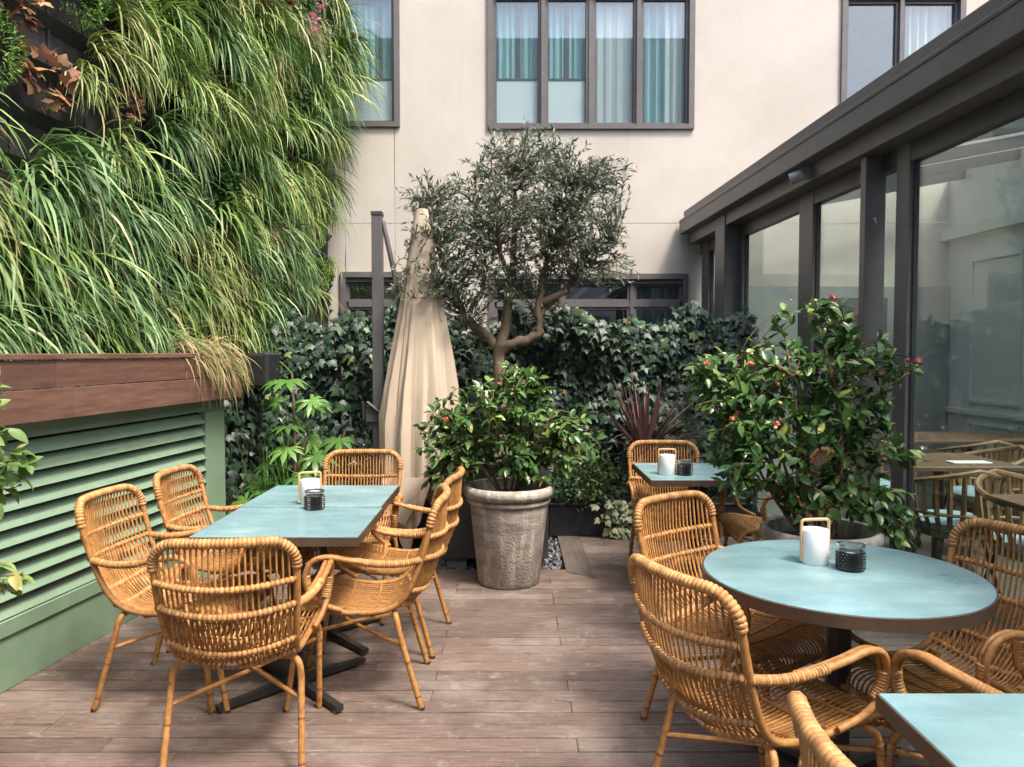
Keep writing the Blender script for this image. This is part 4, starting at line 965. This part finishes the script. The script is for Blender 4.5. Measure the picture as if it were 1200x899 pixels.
strap_plant('cordyline', 'dark purple cordyline with spiky strap leaves in front of the ivy', (1.05, 6.08, .24), 66, (.45, .72), .030, 'cordyline', 5, (.05, 2.8), .46, .75, trunk=.46)
strap_plant('strap_leaf_plant', 'narrow green strap leaves in shade at the end of the louvred screen', (-1.82, 5.75, -.02), 46, (.5, .95), .018, 'fatsia', 6, (.8, 3), .02, .8)
strap_plant('strap_leaf_plant', 'upright narrow strap leaves in shade below the loudspeaker', (-1.66, 5.95, -.02), 40, (.6, 1.1), .02, 'fatsia', 8, (1.2, 4), .02, .8)
# small shrubs in black troughs at the hedge foot
for x0, x1, lab in ((.30, 1.06, 'black plastic trough holding the small leaved shrub'), (1.10, 1.95, 'black plastic trough under the purple cordyline')):
    t = thing('planting_box', lab, 'planter', ((x0+x1)/2, 6.31, 0)); hw = (x1-x0)/2
    MB().box(-hw, hw, -.13, .13, 0, .25, .006).build('box', M['black_plastic'], t); MB().box(-hw-.008, hw+.008, -.138, .138, .251, .27, .004).build('rim', M['black_plastic'], t)
for loc, sz, hh, mt, lab, sd, nn in (((.62,6.22,.25), (.34,.20,.26), .22, 'box_leaf', 'small leaved dark green shrub in the black trough beside the pot', 51, 1700), ((-.55,6.1,-.02), (.3,.2,.3), .3, 'box_leaf', 'dark small leaved shrub in the gravel bed behind the parasol', 52, 1200),
                         ((-1.3,6.15,-.02), (.45,.16,.2), .16, 'box_leaf', 'low dark shrub at the foot of the ivy hedge', 54, 1400)):
    t = thing('low_shrub', lab, 'shrub', loc); r_ = np.random.default_rng(sd); n = nn
    d = nrm(r_.normal(size=(n, 3)))*(r_.random(n)**.4)[:, None]; pos = d*np.array(sz)+np.array([0, 0, hh]); dirn = nrm(d + r_.normal(0, .5, (n, 3)) + np.array([0, 0, .3]))
    ax, ay, az = frames(dirn, nrm(r_.normal(0, .5, (n, 3)) + np.array([0, -.4, .8])))
    tag(link('foliage', scatter_mesh('foliage', M[mt], OV, OF, pos, ax, ay, az, r_.uniform(.025, .045, n)), t), kind='stuff')
    for k in range(7): MB().tube([(0,0,0),(r_.normal(0, .1), r_.normal(0, .08), hh)], .005, 4).build('stem', M['twig'], t)
t = thing('trailing_ivy', 'pale variegated ivy trailing over the black trough', 'plant', (.86, 6.16, .26)); r_ = np.random.default_rng(60); n = 210
ss = r_.random(n); pos = np.stack([.05 + .16*r_.normal(size=n)*.7 + .06*ss, -.06 - .05*r_.random(n), .06 - .29*ss], 1); dirn = nrm(np.stack([r_.normal(0, .6, n), -.4+0*ss, -.7+r_.normal(0, .4, n)], 1)); ax, ay, az = frames(dirn, nrm(np.stack([r_.normal(0, .3, n), -1+0*ss, .6+0*ss], 1)))
tag(link('foliage', scatter_mesh('foliage', M['varieg'], IV, IF, pos, ax, ay, az, r_.uniform(.04, .07, n)), t), kind='stuff')
for k in range(6): MB().tube([(0,0,.02),(.04*k-.1,-.08,.03),(.05*k-.12,-.1,-.2)], .003, 4).build('stem', M['twig'], t)
t = thing('planting_box', 'plain black planting box in the shade below the parasol', 'planter', (-.70, 5.95, -.02))
MB().box(-.17, .17, -.17, .17, 0, .5, .006).build('box', M['black_plastic'], t); MB().box(-.178, .178, -.178, .178, .501, .52, .004).build('rim', M['black_plastic'], t)

# ------------------------------------------------------------------ tables
def table_base(t, colh, spread=.36, r_=.032, y=0, rot=0):
    MB().tube([(0, y, .03), (0, y, colh)], r_, 14).build('column', M['iron'], t, True)
    for k in range(4):
        a = rot + math.pi/2*k; c, s = math.cos(a), math.sin(a); mb = MB(); w_ = .017
        q = [(.02, .052), (spread, .034)]
        vs_ = []
        for rr_, zt in q:
            for sg in (-1, 1): vs_ += [(rr_*c - sg*w_*s, y + rr_*s + sg*w_*c, .012 if rr_ > .1 else .02), (rr_*c - sg*w_*s, y + rr_*s + sg*w_*c, zt)]
        mb.v = vs_; mb.f = [(0,2,3,1),(4,5,7,6),(0,1,5,4),(2,6,7,3),(1,3,7,5),(0,4,6,2)]
        ft = mb.build('base_foot', M['iron'], t)
        MB().tube([((spread-.03)*c, y+(spread-.03)*s, 0), ((spread-.03)*c, y+(spread-.03)*s, .015)], .014, 8).build('glide', M['steel'], ft)
    MB().box(-.14, .14, y-.14, y+.14, colh-.0, colh+.012).build('top_plate', M['iron'], t)
def rect_table(loc, sx, sy, label, group=None, rz=0):
    t = thing('bistro_table', label, 'table', loc, rz, group)
    MB().box(-sx/2+.004, sx/2-.004, -sy/2+.004, sy/2-.004, .722, .7505, .0015).build('table_top', M['patina'], t)
    e_ = .004; b_ = MB().box(-sx/2, sx/2, -sy/2, -sy/2+e_, .712, .7485).box(-sx/2, sx/2, sy/2-e_, sy/2, .712, .7485).box(-sx/2, -sx/2+e_, -sy/2+e_, sy/2-e_, .712, .7485).box(sx/2-e_, sx/2, -sy/2+e_, sy/2-e_, .712, .7485)
    b_.build('edge_band', M['bronze'], t); table_base(t, .70, .36, rot=math.pi/4)
    return t
rect_table((-.966, 3.375, 0), .69, .60, 'square blue green bistro table of the louvre side pair, half away from the parasol')
rect_table((-.976, 3.985, 0), .69, .60, 'square blue green bistro table of the louvre side pair, half towards the parasol')
rect_table((1.14, 4.80, 0), .66, .69, 'square blue green bistro table between the camellia and the ivy hedge')
rect_table((1.145, 1.31, 0), .69, .70, 'square blue green bistro table cut off beside the round table')
rt = thing('round_table', 'round blue green pedestal table with bronzed edge', 'table', (1.117, 2.585, 0))
MB().lathe([(.0, .722), (.449, .722), (.451, .7235), (.451, .7495), (.449, .7505), (.0, .7505)], 96, cap0=False, cap1=False).build('table_top', M['patina'], rt, True)
MB().lathe([(.452, .708), (.456, .709), (.4565, .747), (.452, .7485)], 96, cap0=False, cap1=False).build('edge_band', M['bronze'], rt, True)
table_base(rt, .708, .38, .04, rot=.6)

def lamp(loc, label, rz=0):
    t = thing('table_lamp', label, 'lamp', loc, rz, 'portable lamps on the tables')
    MB().lathe([(.045,0),(.0475,.003),(.0475,.115),(.045,.121),(.0,.123)], 36, cap1=False).build('shade', M['white_lamp'], t, True)
    path = smoothpath([(-.0515,-.0,.012),(-.0515,0,.08),(-.0515,0,.140),(-.047,0,.152),(-.03,0,.155),(.03,0,.155),(.047,0,.152),(.0515,0,.140),(.0515,0,.08),(.0515,0,.012)], 4)
    MB().tube(path, .0055, 8).build('handle', M['beech'], t, True)
    for s_ in (-1, 1): MB().tube([(s_*.046,0,.014),(s_*.059,0,.014)], .005, 8).build('handle_pin', M['steel'], t)
    return t
def candle(loc, label):
    t = thing('candle_holder', label, 'candle holder', loc, 0, 'black candle holders on the tables')
    MB().lathe([(.040,0),(.046,.004),(.046,.062),(.044,.066),(.038,.066),(.036,.01)], 36, cap1=False).build('cup', M['black_knob'], t, True)
    st = MB()
    for j in range(6):
        for k in range(26):
            a = 2*math.pi*(k+.5*(j % 2))/26; z = .009+.0098*j; c, s = math.cos(a), math.sin(a)
            def P(da, dz, dr): return ((.0455+dr)*math.cos(a+da), (.0455+dr)*math.sin(a+da), z+dz)
            n_ = len(st.v); st.v += [P(-.10, 0, 0), P(0, -.0046, 0), P(.10, 0, 0), P(0, .0046, 0), P(0, 0, .0045)]; st.f += [(n_, n_+1, n_+4), (n_+1, n_+2, n_+4), (n_+2, n_+3, n_+4), (n_+3, n_, n_+4)]
    tag(st.build('studs', M['black_knob'], t), kind='stuff')
    MB().lathe([(.0445,.066),(.0455,.078),(.0445,.086),(.0425,.086),(.0425,.068)], 36, cap0=False, cap1=False).build('glass_rim', M['clear'], t, True)
    MB().lathe([(.0415,.083),(.0455,.082),(.0465,.087),(.045,.091),(.0415,.09)], 36, cap0=False, cap1=False).build('metal_lip', M['steel'], t, True)
    MB().lathe([(.036,.012),(.036,.05),(.0,.052)], 24, cap1=False).build('candle', M['white_lamp'], t, True)
    return t
TZ = .7505
lamp((1.075, 2.70, TZ), 'white portable lamp with beech handle on the round table', R(8)); candle((1.165, 2.615, TZ), 'black studded candle holder on the round table')
lamp((-.995, 3.76, TZ), 'white portable lamp with beech handle on the paired tables by the louvres', R(20)); candle((-.94, 3.63, TZ), 'black studded candle holder on the paired tables by the louvres')
lamp((.945, 4.66, TZ), 'white portable lamp with beech handle on the table by the ivy hedge', R(-5)); candle((1.05, 4.64, TZ), 'black studded candle holder on the table by the ivy hedge')

# ------------------------------------------------------------------ rattan armchairs
PROF = [(-.345,.870),(-.325,.77),(-.298,.665),(-.265,.565),(-.228,.485),(-.175,.430),(-.10,.408),(.0,.408),(.11,.424),(.20,.436),(.255,.430),(.285,.405),(.292,.372)]
HW   = [.235,.234,.230,.222,.213,.206,.205,.212,.225,.235,.238,.237,.235]
BU   = [.045,.062,.072,.072,.064,.05,.034,.026,.02,.012,.006,.0,.0]
_n = 8
def _res(vals):
    P = [Vector((v_, 0, 0)) for v_ in vals]; return [q.x for q in smoothpath(P, _n)]
PYs = _res([p[0] for p in PROF]); PZs = _res([p[1] for p in PROF]); HWs = _res(HW); BUs = _res(BU); NT = len(PYs)
def surf(i, u, off=0):
    """point on the seat shell: i profile index, u -1..1 across; off pushes out of the shell"""
    j0, j1 = max(0, i-1), min(NT-1, i+1); ty, tz = PYs[j1]-PYs[j0], PZs[j1]-PZs[j0]; l = math.hypot(ty, tz); ny_, nz_ = tz/l, -ty/l     # outward (behind / below)
    b_ = BUs[i]*(1-u*u) + off
    return Vector((u*HWs[i], PYs[i]+ny_*b_, PZs[i]+nz_*b_))
def idx_z(z):      # on the back part
    return min(range(0, 6*_n), key=lambda i: abs(PZs[i]-z))
CR = .085          # top corner radius
def top_z(x):
    w0 = .235; d = abs(x) - (w0-CR)
    return .870 if d <= 0 else .870 - CR + math.sqrt(max(0, CR*CR - d*d))
def make_chair():
    t = thing('rattan_armchair', '', 'chair')
    # side frame with rounded head, one cane
    left = [surf(i, -1) for i in range(NT-1, -1, -2) if PZs[i] < .785 or i > 3*_n]
    arc = []
    for k in range(0, 9):
        a = math.pi - (math.pi/2)*k/8; x = -(.235-CR) + CR*math.cos(a); z = (.870-CR) + CR*math.sin(a)
        i = idx_z(z); b_ = BUs[i]*(1-(x/.235)**2); arc.append(Vector((x, PYs[i]-b_, z)))
    topm = [Vector((x, PYs[0]-BUs[0]*(1-(x/.235)**2), .870)) for x in np.linspace(-.12, .12, 9)]
    head = arc + topm + [Vector((-p.x, p.y, p.z)) for p in reversed(arc)]
    full = left + head + [Vector((-p.x, p.y, p.z)) for p in reversed(left)]
    MB().tube(full, .0125, 8).build('side_frame', M['rattan'], t, True)
    wrapped(MB(), [left[-1]] + head + [Vector((-left[-1].x, left[-1].y, left[-1].z))], .0150, .0034, .014).build('wrapped_head', M['rattan_wrap'], t, True)
    # ribs
    nr = 23
    for k in range(nr):
        u = -.90 + 1.8*k/(nr-1); x = u*.235; z1 = top_z(x)
        i0 = next(i for i in range(NT) if PZs[i] <= z1 + 1e-6); pts = [surf(i, u) for i in range(i0, NT, 4)] + [surf(NT-1, u)]
        MB().tube(pts, .0042, 5, cap=False).build('rib', M['rattan'], t, True)
    # second layer crossing low on the back
    lt = MB()
    za, zb = idx_z(.635), idx_z(.452)
    for k in range(22):
        u0 = -.92+1.84*k/21
        for sg in (-1, 1):
            u1 = max(-.95, min(.95, u0 + sg*.13)); pts = []
            for q in range(5):
                f = q/4; i = int(round(za+(zb-za)*f)); pts.append(surf(i, u0+(u1-u0)*f, .006))
            lt.tube(pts, .0032, 4, cap=False)
    lt.build('lattice', M['rattan'], t, True)
    for z, rr_ in ((.735, .0085), (.635, .0095), (.505, .0095), (.448, .009)):
        i = idx_z(z); wrapped(MB(), [surf(i, u, .007) for u in np.linspace(-1, 1, 17)], rr_, .004, .016).build('back_rail', M['rattan_wrap'], t, True)
    for yv in (-.08, .04, .15):
        i = min(range(6*_n, NT), key=lambda i: abs(PYs[i]-yv)); MB().tube([surf(i, u, -.004) for u in np.linspace(-1, 1, 11)], .0048, 6).build('seat_bar', M['rattan'], t, True)
        MB().tube([surf(i, u, .012) for u in np.linspace(-1, 1, 11)], .009, 6).build('seat_support', M['rattan'], t, True)
    wrapped(MB(), [surf(NT-1, u) for u in np.linspace(-1, 1, 11)], .0095, .003, .013).build('front_rail', M['rattan_wrap'], t, True)
    for s_ in (-1, 1):
        # arm: leaves the back frame, sweeps out and forward, drops and returns to the seat side
        ap = smoothpath([(.229,-.288,.632),(.248,-.20,.622),(.270,-.10,.630),(.288,.01,.652),(.293,.085,.666),(.291,.145,.650),(.286,.175,.600),(.280,.172,.545),(.270,.148,.495),(.255,.10,.455),(.236,.04,.428)], 5)
        A = [Vector((p.x*s_, p.y, p.z)) for p in ap]
        arm = MB().tube(A, .0115, 8).build('arm', M['rattan'], t, True)
        B = [Vector(((p.x-.020)*s_, p.y-.004, p.z+.001)) for p in ap[8:40]]
        MB().tube(B, .0085, 7).build('inner_cane', M['rattan'], arm, True)
        wrapped(MB(), A[0:13], .0145, .002, .010).build('arm_binding', M['rattan_wrap'], arm, True)
        wrapped(MB(), [Vector(((p.x-.008)*s_, p.y-.002, p.z)) for p in ap[31:40]], .0165, .002, .010).build('arm_binding', M['rattan_wrap'], arm, True)
        # legs
        for nm, lp in (('rear', [(.150,-.165,.405),(.185,-.172,.402),(.212,-.182,.385),(.222,-.192,.345),(.225,-.205,.29),(.231,-.248,.14),(.237,-.288,0)]),
                       ('front', [(.180,.14,.405),(.212,.175,.400),(.228,.205,.375),(.229,.225,.33),(.227,.235,.27),(.223,.256,.13),(.219,.275,0)])):
            P = [Vector((p.x*s_, p.y, p.z)) for p in smoothpath(lp, 4)]
            leg = MB().tube(P, .0125, 8).build('leg', M['rattan'], t, True)
            MB().tube([P[-1]+Vector((0,0,.012)), P[-1]], .0132, 8).build('foot_cap', M['foot'], leg)
            for zz_ in ((.20, .055) if nm == 'rear' else (.24, .09)):
                i = min(range(len(P)-1), key=lambda i: abs(P[i].z-zz_)); d = (P[i+1]-P[i]).normalized(); f = (P[i].z-zz_)/max(1e-4, (P[i].z-P[i+1].z)); c = P[i] + (P[i+1]-P[i])*f
                MB().tube([c-d*.0045, c-d*.0015, c+d*.0015, c+d*.0045], [.0127, .0137, .0137, .0127], 8, cap=False).build('cane_node', M['node'], leg, True)
            wrapped(MB(), [p for p in P if .26 < p.z < .30] if nm == 'rear' else [Vector((.229*s_,.222,.345)), Vector((.2285*s_,.229,.31))], .0135, .0015, .008).build('leg_binding', M['rattan_wrap'], leg, True)
        MB().tube([(.226*s_,-.215,.262),(0,.01,.292 + (.009*s_)),(-.226*s_,.236,.318)], .0085, 7).build('stretcher', M['rattan'], t, True)
    MB().box(-.018, .018, -.262, -.2605, .412, .432).build('tag_plate', M['steel'], t)
    return t
chairs = [
 ((-1.0, 2.88, 0), (-.11, .99), 'rattan armchair at the table end away from the parasol, beside the louvred screen'),
 ((-.68, 3.38, 0), (-.998, -.058), 'rattan armchair on the deck side of the paired tables, away from the terracotta pot'),
 ((-.655, 3.965, 0), (-.996, .09), 'rattan armchair on the deck side of the paired tables, towards the terracotta pot'),
 ((-1.445, 3.37, 0), (.998, -.06), 'rattan armchair against the green louvres, farther from the ivy'),
 ((-1.415, 4.0, 0), (.998, -.04), 'rattan armchair against the green louvres, closer to the ivy'),
 ((-.93, 4.43, 0), (0, -1), 'rattan armchair at the table end in front of the parasol'),
 ((.785, 2.33, 0), (.894, .447), 'rattan armchair at the round table with its back to the open deck'),
 ((.90, 2.99, 0), (.6, -.8), 'rattan armchair at the round table in front of the square table by the hedge'),
 ((1.44, 2.53, 0), (-.93, -.36), 'rattan armchair at the round table with its back to the glazed pavilion'),
 ((1.42, 2.115, 0), (-.42, .907), 'rattan armchair between the round table and the cut off square table'),
 ((.885, 1.20, 0), (.999, .02), 'rattan armchair at the cut off square table, its back to the open deck'),
 ((1.04, 4.93, 0), (0, -1), 'rattan armchair between the square table and the ivy hedge'),
 ((1.64, 4.75, 0), (-1, -.03), 'rattan armchair half hidden behind the tall camellia at the square table'),
]
proto = make_chair()
for i, (loc, f, lab) in enumerate(chairs):
    o = proto if i == 0 else copy_tree(proto)
    o.location = loc; o.rotation_euler = (0, 0, math.atan2(f[1], f[0]) - math.pi/2); tag(o, lab, 'chair', 'rattan armchairs on the deck')
print('objects', len(bpy.data.objects))
